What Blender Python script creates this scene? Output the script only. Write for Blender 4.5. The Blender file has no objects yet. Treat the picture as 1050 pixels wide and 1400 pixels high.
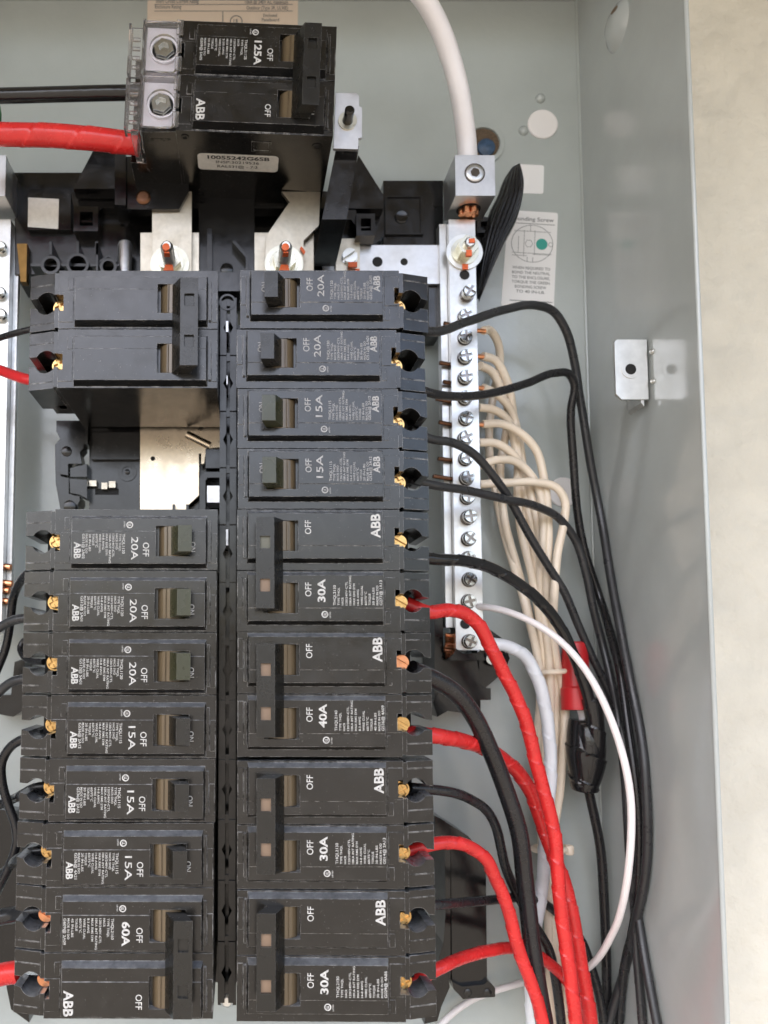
import bpy, bmesh, math, random
from mathutils import Vector, Matrix
random.seed(7)
K = 0.0254                      # everything below is written in inches
scene = bpy.context.scene
COL = scene.collection
# ------------------------------------------------------------------ camera
F_PX, CX, CY = 1123.48, 328.475, 813.09
CAM = Vector((0.218, -13.2, -6.368)); PITCH, ROLL = 0.0737, -0.0017
RM = Matrix.Rotation(PITCH, 3, 'X') @ Matrix.Rotation(ROLL, 3, 'Y')
cam_d = bpy.data.cameras.new('camera'); cam = bpy.data.objects.new('camera', cam_d); COL.objects.link(cam)
cam.location = CAM * K
cam.rotation_euler = (RM @ Matrix.Rotation(math.pi/2, 3, 'X')).to_euler()
cam_d.sensor_fit = 'VERTICAL'; cam_d.sensor_height = 24; cam_d.sensor_width = 18
cam_d.lens = F_PX/1400*24
cam_d.shift_x = (525-CX)/1400; cam_d.shift_y = (CY-700)/1400
cam_d.clip_start = .01; cam_d.clip_end = 500
cam_d.dof.use_dof = True; cam_d.dof.focus_distance = 13.1*K; cam_d.dof.aperture_fstop = 9.0
scene.camera = cam
scene.render.resolution_x, scene.render.resolution_y = 768, 1024
# ------------------------------------------------------------------ light
SUN_EL, SUN_AZ = math.radians(60), math.radians(215)
w = bpy.data.worlds.new('World'); scene.world = w; w.use_nodes = True
nt = w.node_tree
sky = nt.nodes.new('ShaderNodeTexSky'); sky.sky_type = 'NISHITA'; sky.sun_disc = False
sky.sun_elevation = SUN_EL; sky.sun_rotation = SUN_AZ
sky.air_density = 1.0; sky.dust_density = 6.0; sky.ozone_density = 1.0
bg = nt.nodes['Background']; bg.inputs['Strength'].default_value = 0.15
nt.links.new(sky.outputs[0], bg.inputs['Color'])
sd = bpy.data.lights.new('sun', 'SUN'); sd.energy = 3.0; sd.angle = math.radians(.5); sd.color = (1, .96, .91)
sun = bpy.data.objects.new('sun', sd); COL.objects.link(sun)
sdir = Vector((math.sin(SUN_AZ)*math.cos(SUN_EL), math.cos(SUN_AZ)*math.cos(SUN_EL), math.sin(SUN_EL)))
sun.rotation_euler = sdir.to_track_quat('Z', 'Y').to_euler()
vs = scene.view_settings
vs.view_transform = 'Standard'; vs.look = 'None'; vs.gamma = 1; vs.use_curve_mapping = False; vs.exposure = 2.25

# ------------------------------------------------------------------ helpers
def P(x, y, Y):
    """photo pixel (1050x1400) at depth Y (inches behind the breaker faces) -> point in inches"""
    d = RM @ Vector(((x-CX)/F_PX, 1, -(y-CY)/F_PX))
    return CAM + d*((Y-CAM.y)/d.y)
def XZ(x, y, Y):
    p = P(x, y, Y); return (p.x, p.z)

class MB:
    def __init__(s): s.v = []; s.f = []
    def add(s, vs, fs):
        o = len(s.v); s.v += [tuple(v) for v in vs]; s.f += [tuple(i+o for i in f) for f in fs]; return s
    def hexa(s, a, b):      # a: 4 front points, b: 4 back points
        return s.add(list(a)+list(b), [(0,1,2,3),(7,6,5,4),(0,4,5,1),(1,5,6,2),(2,6,7,3),(3,7,4,0)])
    def box(s, x0, x1, y0, y1, z0, z1):
        a = [(x0,y0,z0),(x1,y0,z0),(x1,y0,z1),(x0,y0,z1)]; b = [(x,y1,z) for x,_,z in a]
        return s.hexa(a, b)
    def prism(s, poly, y0, y1, yf=None):
        n = len(poly)
        a = [(x, (yf(x, z) if yf else y0), z) for x, z in poly]; b = [(x, y1, z) for x, z in poly]
        return s.add(a+b, [tuple(range(n)), tuple(range(2*n-1, n-1, -1))]+[(i, n+i, n+(i+1) % n, (i+1) % n) for i in range(n)])
    def cyl(s, c, ax, r, h, n=24, r2=None, caps=True):
        """from c along unit axis ax for h"""
        ax = Vector(ax).normalized(); u = ax.orthogonal().normalized(); v = ax.cross(u); c = Vector(c)
        r2 = r if r2 is None else r2
        A = [c+(u*math.cos(2*math.pi*i/n)+v*math.sin(2*math.pi*i/n))*r for i in range(n)]
        B = [c+ax*h+(u*math.cos(2*math.pi*i/n)+v*math.sin(2*math.pi*i/n))*r2 for i in range(n)]
        fs = [(i, (i+1) % n, n+(i+1) % n, n+i) for i in range(n)]
        if caps: fs += [tuple(range(n-1, -1, -1)), tuple(range(n, 2*n))]
        return s.add(A+B, fs)
    def ring(s, c, ax, r0, r1, h, n=32):
        ax = Vector(ax).normalized(); u = ax.orthogonal().normalized(); v = ax.cross(u); c = Vector(c)
        V = []
        for rr, hh in ((r0, 0), (r1, 0), (r1, h), (r0, h)):
            V += [c+ax*hh+(u*math.cos(2*math.pi*i/n)+v*math.sin(2*math.pi*i/n))*rr for i in range(n)]
        fs = []
        for k in range(4):
            for i in range(n):
                fs.append((k*n+i, k*n+(i+1) % n, ((k+1) % 4)*n+(i+1) % n, ((k+1) % 4)*n+i))
        return s.add(V, fs)
    def lathe(s, c, ax, prof, n=24):
        """prof: list of (r, h)"""
        ax = Vector(ax).normalized(); u = ax.orthogonal().normalized(); v = ax.cross(u); c = Vector(c)
        V = []; m = len(prof)
        for r, h in prof:
            V += [c+ax*h+(u*math.cos(2*math.pi*i/n)+v*math.sin(2*math.pi*i/n))*r for i in range(n)]
        fs = [(k*n+i, k*n+(i+1) % n, (k+1)*n+(i+1) % n, (k+1)*n+i) for k in range(m-1) for i in range(n)]
        fs += [tuple(range(n-1, -1, -1)), tuple(range((m-1)*n, m*n))]
        return s.add(V, fs)
    def cells(s, xs, zs, hf, yb):
        """blocky relief: cell (i,j) has its front at depth hf(i,j) (None = open), walls between, sides down to yb"""
        nx, nz = len(xs)-1, len(zs)-1
        H = [[hf(i, j) for j in range(nz)] for i in range(nx)]
        g = lambda i, j: H[i][j] if 0 <= i < nx and 0 <= j < nz and H[i][j] is not None else yb
        for i in range(nx):
            for j in range(nz):
                if H[i][j] is None: continue
                y = H[i][j]; x0, x1, z0, z1 = xs[i], xs[i+1], zs[j], zs[j+1]
                s.add([(x0,y,z0),(x1,y,z0),(x1,y,z1),(x0,y,z1)], [(0,1,2,3)])
                for a, b, ni, nj in (((x0,z0),(x0,z1),i-1,j), ((x1,z0),(x1,z1),i+1,j), ((x0,z0),(x1,z0),i,j-1), ((x0,z1),(x1,z1),i,j+1)):
                    yy = g(ni, nj)
                    if yy > y: s.add([(a[0],y,a[1]),(b[0],y,b[1]),(b[0],yy,b[1]),(a[0],yy,a[1])], [(0,1,2,3)])
        return s
    def moved(s, d):
        m = MB(); m.v = [(x+d[0], y+d[1], z+d[2]) for x, y, z in s.v]; m.f = list(s.f); return m
    def mesh(s, name, origin=(0,0,0), smooth=35, doubles=True):
        me = bpy.data.meshes.new(name)
        o = origin
        me.from_pydata([((x-o[0])*K, (y-o[1])*K, (z-o[2])*K) for x, y, z in s.v], [], s.f)
        bm = bmesh.new(); bm.from_mesh(me)
        if doubles: bmesh.ops.remove_doubles(bm, verts=bm.verts, dist=1e-6)
        bmesh.ops.recalc_face_normals(bm, faces=bm.faces)
        bm.to_mesh(me); bm.free()
        if smooth:
            for p in me.polygons: p.use_smooth = True
            me.set_sharp_from_angle(angle=math.radians(smooth))
        return me

def obj(name, me, mat=None, parent=None, label=None):
    o = bpy.data.objects.new(name, me); COL.objects.link(o)
    if mat is not None and not me.materials: me.materials.append(mat)
    if parent: o.parent = parent
    if label: o['label'] = label
    return o
def tag(o, label, cat, group=None):
    o['label'] = label; o['category'] = cat
    if group: o['group'] = group
    return o
def thing(name, label, cat, origin, roty=0, group=None):
    e = bpy.data.objects.new(name, None); COL.objects.link(e); e.empty_display_size = .01
    e.location = Vector(origin)*K; e.rotation_euler = (0, roty, 0)
    e['o'] = tuple(origin); tag(e, label, cat, group); return e
def part(t, name, mb, mat, label=None, local=False, sub=None, smooth=35):
    """a part of thing t; mb is in world inches unless local; sub = parent part"""
    me = mb.mesh(name, (0,0,0) if local else tuple(t['o']), smooth)
    return obj(name, me, mat, sub or t, label)
def solo(name, mb, mat, label, cat, group=None, smooth=35):
    xs = [v[0] for v in mb.v]; ys = [v[1] for v in mb.v]; zs = [v[2] for v in mb.v]
    c = ((min(xs)+max(xs))/2, (min(ys)+max(ys))/2, min(zs))
    o = obj(name, mb.mesh(name, c, smooth), mat); o.location = Vector(c)*K
    return tag(o, label, cat, group)

# spline tube
def spline(pts, step):
    pts = [Vector(p) for p in pts]
    pts = [pts[0]*2-pts[1]]+pts+[pts[-1]*2-pts[-2]]
    out = []
    for i in range(1, len(pts)-2):
        p0, p1, p2, p3 = pts[i-1:i+3]
        n = max(2, int((p2-p1).length/step))
        # centripetal-ish tangents
        l0, l1, l2 = max(.05, (p1-p0).length), max(.05, (p2-p1).length), max(.05, (p3-p2).length)
        m1 = ((p1-p0)/l0*l1+(p2-p1)/l1*l0)/(l0+l1)*l1
        m2 = ((p2-p1)/l1*l2+(p3-p2)/l2*l1)/(l1+l2)*l1
        for k in range(n):
            t = k/n; t2 = t*t; t3 = t2*t
            out.append(p1*(2*t3-3*t2+1)+m1*(t3-2*t2+t)+p2*(-2*t3+3*t2)+m2*(t3-t2))
    out.append(pts[-2]); return out
def tube(mb, pts, r, n=14, step=.12, tape=None, rf=None, wob=0.0):
    """tape = (pitch, height): helical overlap ridges of wrapped tape"""
    if tape: step = .022; n = max(n, 24)
    c = spline(pts, step)
    if wob:
        ph = [random.uniform(0, 6) for _ in range(6)]
        for i, q in enumerate(c):
            e = min(1, i/12, (len(c)-1-i)/12); s_ = i*step
            c[i] = q+Vector((math.sin(s_*1.3+ph[0])+.6*math.sin(s_*2.9+ph[1]), math.sin(s_*1.1+ph[2])+.6*math.sin(s_*2.3+ph[3]), math.sin(s_*1.2+ph[4])))*wob*e
    T = [(c[min(i+1, len(c)-1)]-c[max(i-1, 0)]).normalized() for i in range(len(c))]
    u = T[0].orthogonal().normalized(); V = []; L = 0
    for i, q in enumerate(c):
        if i: L += (c[i]-c[i-1]).length
        u = (u-T[i]*u.dot(T[i])).normalized(); v = T[i].cross(u)
        for k in range(n):
            a = 2*math.pi*k/n; rr = r*(rf(i/(len(c)-1)) if rf else 1)
            if tape:
                h = (L/tape[0]+k/n+.10*math.sin(L*1.7)) % 1.0
                rr *= 1+tape[1]*(.5*(1-h)+(.35*(1-h/.07) if h < .07 else 0))+.008*math.sin(L*3.1+a*2)
            V.append(q+(u*math.cos(a)+v*math.sin(a))*rr)
    m = len(c)
    fs = [(j*n+k, j*n+(k+1) % n, (j+1)*n+(k+1) % n, (j+1)*n+k) for j in range(m-1) for k in range(n)]
    fs += [tuple(range(n-1, -1, -1)), tuple(range((m-1)*n, m*n))]
    return mb.add(V, fs)
def px_path(lst):
    return [P(x, y, Y) for x, y, Y in lst]

# ------------------------------------------------------------------ materials
def mat(name, col, rough=.5, metal=0., bump=0., bscale=60., var=.0, vscale=12., bevel=.008, coat=0., spec=.5,
        trans=0., wear=0., wearcol=(.42,.42,.42), dust=0., uptone=0., ior=1.5, rvar=0., dent=0., dscale=6.):
    m = bpy.data.materials.new(name); m.use_nodes = True; t = m.node_tree; N = t.nodes; L = t.links
    b = N['Principled BSDF']
    b.inputs['Base Color'].default_value = (*col, 1); b.inputs['Roughness'].default_value = rough
    b.inputs['Metallic'].default_value = metal; b.inputs['Coat Weight'].default_value = coat; b.inputs['Coat Roughness'].default_value = .08
    b.inputs['Specular IOR Level'].default_value = spec; b.inputs['Transmission Weight'].default_value = trans; b.inputs['IOR'].default_value = ior
    tc = N.new('ShaderNodeTexCoord'); oi = N.new('ShaderNodeObjectInfo')
    mp = N.new('ShaderNodeVectorMath'); mp.operation = 'MULTIPLY_ADD'
    L.new(tc.outputs['Object'], mp.inputs[0]); mp.inputs[1].default_value = (39.37,)*3     # coordinates in inches
    sc = N.new('ShaderNodeVectorMath'); sc.operation = 'SCALE'; sc.inputs[0].default_value = (17, 31, 23); L.new(oi.outputs['Random'], sc.inputs['Scale'])
    L.new(sc.outputs[0], mp.inputs[2])
    co = mp.outputs[0]
    def noise(scale, detail=4, rough_=.55):
        n = N.new('ShaderNodeTexNoise'); n.inputs['Scale'].default_value = scale; n.inputs['Detail'].default_value = detail
        n.inputs['Roughness'].default_value = rough_; L.new(co, n.inputs['Vector']); return n.outputs['Fac']
    def ramp(src, a, bb, c0=0., c1=1.):
        r = N.new('ShaderNodeMapRange'); r.inputs[1].default_value = a; r.inputs[2].default_value = bb
        r.inputs[3].default_value = c0; r.inputs[4].default_value = c1; L.new(src, r.inputs[0]); return r.outputs[0]
    def mix(fac, a, bb):
        x = N.new('ShaderNodeMix'); x.data_type = 'RGBA'; L.new(fac, x.inputs[0])
        if isinstance(a, tuple): x.inputs[6].default_value = (*a, 1)
        else: L.new(a, x.inputs[6])
        x.inputs[7].default_value = (*bb, 1); return x.outputs[2]
    c = None
    if var:
        f = ramp(noise(vscale), .3, .7)
        c = mix(f, tuple(q*(1-var) for q in col), tuple(min(1, q*(1+var)) for q in col))
    nrm = None
    if bevel:
        bv = N.new('ShaderNodeBevel'); bv.samples = 3; bv.inputs['Radius'].default_value = bevel*K; nrm = bv.outputs[0]
    if wear:
        bw = N.new('ShaderNodeBevel'); bw.samples = 3; bw.inputs['Radius'].default_value = .011*K
        ge = N.new('ShaderNodeNewGeometry'); dt = N.new('ShaderNodeVectorMath'); dt.operation = 'DOT_PRODUCT'
        L.new(bw.outputs[0], dt.inputs[0]); L.new(ge.outputs['Normal'], dt.inputs[1])
        e = ramp(dt.outputs['Value'], .985, .90)
        n2 = ramp(noise(5, 6, .75), .43, .60)
        ml = N.new('ShaderNodeMath'); ml.operation = 'MULTIPLY'; L.new(e, ml.inputs[0]); L.new(n2, ml.inputs[1])
        m2 = N.new('ShaderNodeMath'); m2.operation = 'MULTIPLY'; L.new(ml.outputs[0], m2.inputs[0]); m2.inputs[1].default_value = wear
        c = mix(m2.outputs[0], c if c is not None else col, wearcol)
    if dust:
        # scattered specks and smears of pale dust
        d1 = ramp(noise(38, 2, .5), .70, .78, 0, dust)
        c = mix(d1, c if c is not None else col, (.45,.44,.42))
        d2 = ramp(noise(2.3, 5, .65), .50, .80, 0, dust*.10)
        c = mix(d2, c, (.40,.39,.37))
    if uptone:      # pale blue-grey tone mixed onto upward-facing surfaces
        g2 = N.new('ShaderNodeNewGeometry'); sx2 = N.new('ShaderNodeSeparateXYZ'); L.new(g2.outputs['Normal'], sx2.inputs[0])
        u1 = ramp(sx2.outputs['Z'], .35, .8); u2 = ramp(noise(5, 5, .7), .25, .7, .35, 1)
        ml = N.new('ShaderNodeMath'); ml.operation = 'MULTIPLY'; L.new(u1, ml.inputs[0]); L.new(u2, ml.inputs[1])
        m2 = N.new('ShaderNodeMath'); m2.operation = 'MULTIPLY'; L.new(ml.outputs[0], m2.inputs[0]); m2.inputs[1].default_value = uptone
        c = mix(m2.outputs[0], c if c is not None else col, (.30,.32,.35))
    if c is not None: L.new(c, b.inputs['Base Color'])
    if rvar:
        rr = ramp(noise(3.1, 5, .6), .3, .7, max(.02, rough-rvar), rough+rvar); L.new(rr, b.inputs['Roughness'])
    if bump or dent:
        if dent:
            bp = N.new('ShaderNodeBump'); bp.inputs['Strength'].default_value = 1; bp.inputs['Distance'].default_value = dent*K
            L.new(noise(dscale, 2, .4), bp.inputs['Height'])
            if nrm is not None: L.new(nrm, bp.inputs['Normal'])
            nrm = bp.outputs[0]
        if bump:
            bp = N.new('ShaderNodeBump'); bp.inputs['Strength'].default_value = 1; bp.inputs['Distance'].default_value = bump*K
            L.new(noise(bscale, 3), bp.inputs['Height'])
            if nrm is not None: L.new(nrm, bp.inputs['Normal'])
            nrm = bp.outputs[0]
    if nrm is not None:
        L.new(nrm, b.inputs['Normal'])
        if coat: L.new(nrm, b.inputs['Coat Normal'])
    return m

M = {}
M['case'] = mat('breaker_plastic', (.0075,.0073,.007), .20, bump=.0007, bscale=70, var=.2, vscale=3, spec=.62, wear=.85, wearcol=(.6,.6,.6), dust=.35, rvar=.07, uptone=.6)
M['black'] = mat('black_plastic', (.006,.006,.0065), .18, bump=.0006, bscale=40, dust=.15, rvar=.08)
M['handle'] = mat('handle_plastic', (.012,.012,.011), .26, bump=.001, bscale=90, wear=.35, rvar=.06)
M['handle_g'] = mat('handle_olive_reflection', (.034,.038,.020), .28, bump=.001, bscale=90, wear=.35, rvar=.06)  # olive-green reflection put into the handle colour
M['drum'] = mat('drum_plastic', (.13,.098,.06), .14, bump=.0006, bscale=30, rvar=.05)  # brown base colour stands in for warm reflections on the drum
M['tan'] = mat('handle_tip_brown', (.22,.15,.10), .5)
M['olive'] = mat('handle_tip_olive', (.13,.13,.10), .5)
M['print'] = mat('white_print', (.50,.50,.49), .6, bevel=0, var=.25, vscale=20)
M['paint'] = mat('grey_enamel', (.43,.472,.462), .24, bump=.0032, bscale=9, var=.05, vscale=.7, coat=.5, dust=.06, dent=.006, dscale=1.1, bevel=.02)
M['paint_wall'] = mat('grey_enamel_wall', (.42,.452,.45), .19, bump=.0010, bscale=7, var=.05, vscale=.7, coat=.45, dust=.06, dent=.008, dscale=.8, bevel=.02)
M['stucco'] = mat('stucco', (.66,.635,.555), .9, bump=.06, bscale=3.2, var=.07, vscale=.8, bevel=0, dent=.22, dscale=.9)
M['ground'] = mat('concrete_ground', (.11,.097,.078), .9, bevel=0, var=.2, vscale=.05)
M['alu'] = mat('aluminium', (.60,.60,.59), .36, 1., bump=.0008, bscale=30, var=.05, rvar=.08)
M['tin'] = mat('tinned_plate', (.62,.62,.63), .40, 1., bump=.0006, bscale=14, var=.04, rvar=.1)
M['bus'] = mat('bus_aluminium', (.58,.53,.44), .42, 1., bump=.001, bscale=20, var=.07, rvar=.1, dust=.1)
M['busplate'] = mat('bus_plate_warm', (.68,.58,.45), .30, 1., bump=.0006, bscale=6, var=.06, rvar=.08)
M['zinc'] = mat('zinc_plating', (.70,.70,.68), .36, 1., bump=.001, bscale=25, var=.10, vscale=4, rvar=.08)
M['zincy'] = mat('zinc_yellow', (.62,.60,.50), .30, 1., bump=.001, bscale=25, var=.18, vscale=3, rvar=.08)
M['steel'] = mat('screw_steel', (.52,.54,.54), .20, 1., bump=.001, bscale=25, var=.15, vscale=6)
M['brass'] = mat('brass', (.58,.37,.15), .24, 1., bump=.002, bscale=20, var=.2, vscale=8)
M['copper'] = mat('copper', (.70,.32,.17), .28, 1., bump=.001, bscale=30, var=.2, vscale=8)
M['copperd'] = mat('copper_tarnished', (.17,.085,.05), .4, 1., bump=.001, bscale=30, var=.2, vscale=8)
M['torque'] = mat('orange_torque_paint', (.72,.13,.03), .5, var=.1, bevel=0)
M['wire_black'] = mat('black_wire', (.014,.014,.016), .26, bump=.0006, bscale=18, var=.15, vscale=2, rvar=.10, dust=.12, bevel=0)
M['wire_grey'] = mat('dull_black_wire', (.026,.027,.030), .32, bump=.0006, bscale=18, var=.15, vscale=2, rvar=.10, dust=.2, bevel=0)
M['wire_beige'] = mat('beige_wire', (.84,.73,.59), .36, bump=.001, bscale=10, var=.07, vscale=1.5, bevel=0, rvar=.08)
M['wire_white'] = mat('white_wire', (.80,.76,.76), .30, bump=.0005, bscale=10, var=.04, vscale=2, bevel=0)
M['wire_red'] = mat('red_wire', (.62,.02,.025), .3, bump=.0008, bscale=10, var=.08, vscale=2, bevel=0)
M['tape_red'] = mat('red_tape', (.62,.026,.026), .26, bump=.003, bscale=7, var=.10, vscale=3, bevel=0, rvar=.06)
M['tape_white'] = mat('white_tape', (.76,.79,.84), .34, bump=.003, bscale=7, var=.05, vscale=3, bevel=0)
M['tape_black'] = mat('black_tape', (.012,.012,.013), .16, bump=.006, bscale=9, bevel=0, rvar=.06)
M['cable_white'] = mat('white_cable', (.80,.78,.80), .30, bump=.001, bscale=8, var=.04, vscale=2, bevel=0)
M['cap_red'] = mat('red_connector', (.52,.02,.025), .36, bump=.001, bscale=20)
M['plug'] = mat('white_plug', (.86,.84,.83), .45, bevel=.01)
M['label'] = mat('white_label', (.88,.88,.88), .42, bump=.0005, bscale=30, bevel=0)
M['label_tan'] = mat('tan_label', (.72,.62,.52), .5, bevel=0)
M['label_grey'] = mat('grey_label', (.64,.63,.60), .5, bevel=0, var=.08)
M['ink'] = mat('grey_ink', (.16,.17,.18), .6, bevel=0)
M['ink_black'] = mat('black_ink', (.03,.03,.03), .6, bevel=0)
M['teal'] = mat('teal_ink', (.05,.38,.32), .6, bevel=0)
M['clear'] = mat('clear_plastic', (.99,.985,1.), .04, trans=.95, ior=1.46, bevel=.02, bump=.004, bscale=5)
M['hole'] = mat('hole_dark', (.006,.006,.006), .7, bevel=0)
M['rust'] = mat('rust', (.11,.075,.045), .8, var=.4, vscale=30, bevel=0)
M['blue'] = mat('blue_wire_nut', (.04,.08,.15), .4, var=.3)
M['soffit'] = mat('soffit_paint', (.24,.21,.14), .8, bevel=0, var=.1, vscale=.2)
M['brassd'] = mat('dull_brass', (.20,.115,.04), .42, 1., var=.25, vscale=4)
M['print_faded'] = mat('faded_print', (.36,.36,.365), .55, bevel=0, var=.3, vscale=20)
M['lug'] = mat('bright_lug', (.84,.82,.88), .35, .2, var=.06, vscale=4)
M['steeld'] = mat('dark_steel', (.20,.18,.17), .20, 1., var=.15)
M['green'] = mat('green_wire', (.02,.14,.05), .4, bevel=0)

# ------------------------------------------------------------------ lettering
STR = {}
def want(*ss):
    for s_ in ss: STR.setdefault(s_, None)
FINE = lambda model, typ, rate, awg, lbs, code: [model, 'TYPE THQL', typ, '120/240V-CTL', '10KA INT RATING', 'MAX RMS SYM', awg, 'WIRE CU/AL', '60/75°C', 'TORQUE', lbs, 'MADE IN DO', code]
RATES = {
 'R0': ('20A', FINE('THQL1120', 'HACR SWD', 0, '14-8 AWG', '20 IN-LBS', 'G512@ SA01')),
 'R2': ('15A', FINE('THQL1115', 'HACR SWD', 0, '14-8 AWG', '20 IN-LBS', 'G536@ 2A12')),
 'R5': ('30A', FINE('THQL2130', 'HACR', 0, '14-8 AWG', '30 IN-LBS', 'G277@ 1A13')),
 'R7': ('40A', FINE('THQL2140', 'HACR', 0, '8-3 AWG', '40 IN-LBS', 'G536@ 4A09')),
 'R9': ('30A', FINE('THQL2130', 'HACR', 0, '14-8 AWG', '30 IN-LBS', 'G014@ 2A13')),
 'R11': ('30A', FINE('THQL2130', 'HACR', 0, '14-8 AWG', '30 IN-LBS', 'G029@ 4A86')),
 'L4': ('20A', FINE('THQL1120', 'HACR SWD', 0, '14-8 AWG', '20 IN-LBS', 'G511@ 2A02')),
 'L9': ('15A', FINE('THQL1115', 'HACR SWD', 0, '14-8 AWG', '20 IN-LBS', 'G536@ 4A21')),
 'L10': ('60A', FINE('THQL2160', 'HACR', 0, '8-3 AWG', '45 IN-LBS', 'G609@ 2A09')),
 'MAIN': ('125A', FINE('THQL21125', 'HACR', 0, '2-2/0 AWG', '50 IN-LBS', 'G509@ 5A05')),
}
for a, b_ in RATES.values(): want(a, *b_)
BOND = ['WHEN REQUIRED TO', 'BOND THE NEUTRAL', 'TO THE ENCLOSURE,', 'TORQUE THE GREEN', 'BONDING SCREW', 'TO 40 IN-LB.']
CERT = ['Short Circuit Current Rating', 'Enclosure Rating', '10kA @ 240V AC maximum', 'Outdoor (Type 3R, UL50E)', 'Enclosed', 'Panelboard']
want('H', 'OFF', 'ON', 'ABB', 'UL', 'LISTED', 'STRIP', 'Bonding Screw', '10055242G6SB', 'INSP:30219536', 'RAL531@ - 7:2', 'N', *BOND, *CERT)
def bake_text():
    obs = {}
    for s_ in STR:
        for bold in (0, 1):
            cu = bpy.data.curves.new('t', 'FONT'); cu.body = s_; cu.size = 1; cu.resolution_u = 3
            cu.offset = .028 if bold else .008
            o = bpy.data.objects.new('t', cu); COL.objects.link(o); obs[(s_, bold)] = o
    dg = bpy.context.evaluated_depsgraph_get()
    for k, o in obs.items():
        me = bpy.data.meshes.new_from_object(o.evaluated_get(dg))
        STR[k] = ([(v.co.x, v.co.y) for v in me.vertices], [tuple(p.vertices) for p in me.polygons])
        bpy.data.meshes.remove(me)
    for o in obs.values():
        cu = o.data; bpy.data.objects.remove(o); bpy.data.curves.remove(cu)
bake_text()
HCAP = max(v[1] for v in STR[('H', 0)][0])-min(v[1] for v in STR[('H', 0)][0])
def text(mb, s_, org, du, dv, cap, length=None, bold=0, center=False, xs=.82):
    """letters on the plane through org spanned by unit vectors du (reading) and dv (up)"""
    vs_, fs_ = STR[(s_, bold)]
    x0 = min(v[0] for v in vs_); x1 = max(v[0] for v in vs_)
    sy = cap/HCAP; sx = (length/(x1-x0)) if length else sy*xs
    off = (x1-x0)*sx/2 if center else 0
    org, du, dv = Vector(org), Vector(du), Vector(dv)
    mb.add([org+du*((x-x0)*sx-off)+dv*(y*sy) for x, y in vs_], fs_)

# ------------------------------------------------------------------ setting
def structure(name, mb, m):
    o = obj(name, mb.mesh(name, smooth=35), m); o['kind'] = 'structure'; return o
g = MB().add([(-3000,-3000,-52),(3000,-3000,-52),(3000,4.1,-52),(-3000,4.1,-52)], [(0,1,2,3)])
structure('ground', g, M['ground'])
# stucco wall behind the box, gently uneven
wl = MB(); xs = [-120, -60, -30]+[-20+.5*i for i in range(81)]+[30, 60, 120]; zs = [-52, -35]+[-25+.5*i for i in range(101)]+[40, 70]
rw = random.Random(3)
hh = [[rw.uniform(0, .05) for _ in zs] for _ in xs]
wl.add([(x, 4.16+hh[i][j], z) for i, x in enumerate(xs) for j, z in enumerate(zs)],
       [(i*len(zs)+j, (i+1)*len(zs)+j, (i+1)*len(zs)+j+1, i*len(zs)+j+1) for i in range(len(xs)-1) for j in range(len(zs)-1)])
structure('wall', wl, M['stucco'])

structure('unseen_roof_eave', MB().box(-120, 120, -27, 4.1, 16, 19), M['soffit'])  # unseen eave, height and reach shaped to shade the top of the box

# ------------------------------------------------------------------ enclosure
BX, BT, BB = 7.655, 8.1, -17.
en = thing('electrical_enclosure', 'open grey painted steel electrical box fixed to cream stucco wall', 'electrical box', (0, 4.1, BB))
part(en, 'back_panel', MB().box(-7.6, BX, 4.0, 4.08, BB, BT), M['paint'])
W_ = .07
part(en, 'side_wall', MB().box(BX, BX+W_, -.15, 4.08, BB, BT), M['paint_wall'])
part(en, 'side_wall', MB().box(-7.7, -7.6, -.15, 4.08, BB, BT), M['paint_wall'])
part(en, 'top_wall', MB().box(-7.7, BX+W_, -.15, 4.08, BT, BT+.07), M['paint_wall'])
part(en, 'bottom_wall', MB().box(-7.7, BX+W_, -.15, 4.08, BB-.07, BB), M['paint_wall'])
rim = MB(); tube(rim, [(BX+.035, -.16, BB), (BX+.035, -.16, -4), (BX+.035, -.16, BT)], .042, 12, 1)
part(en, 'rim', rim, M['paint_wall'])
fil = MB(); tube(fil, [(BX-.01, 3.99, BB), (BX-.01, 3.99, BT)], .035, 8, 2)
part(en, 'corner_seam', fil, M['paint'])
for (x, y, r) in ((742, 170, 21.5), (770, 673, 20.5)):
    c = P(x, y, 3.99); s_ = F_PX/17.4
    part(en, 'hole_plug', MB().lathe((c.x, 4.0, c.z), (0,-1,0), [(r/s_, 0), (r/s_, .02), (r/s_-.02, .035)], 40), M['plug'], 'flat round white plug in the back of the box')
for (x, y, r) in ((739, 134, 7), (716, 178, 7)):
    c = P(x, y, 3.97); s_ = F_PX/17.4
    part(en, 'dimple', MB().lathe((c.x, 4.0, c.z), (0,-1,0), [(r/s_*math.cos(a), .09*math.sin(a)) for a in [i*math.pi/14 for i in range(7)]], 20), M['paint'])
# knockout with wire nut behind the white cable
c = P(661, 196, 3.97)
ko = MB().ring((c.x, 4.0, c.z), (0,-1,0), .36, .46, .05)
kn = part(en, 'knockout_ring', ko, M['paint'])
part(en, 'knockout_hole', MB().cyl((c.x, 4.0, c.z), (0,-1,0), .35, .012, 32), M['rust'], 'brown ragged knockout hole behind the white cable')
cc = P(666, 199, 3.9)
part(en, 'hole_screw', MB().lathe((cc.x, 3.99, cc.z), (0,-1,0), [(.2, 0), (.19, .05), (.12, .09)], 18), M['blue'], 'bluish screw head in the knockout hole')
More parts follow.
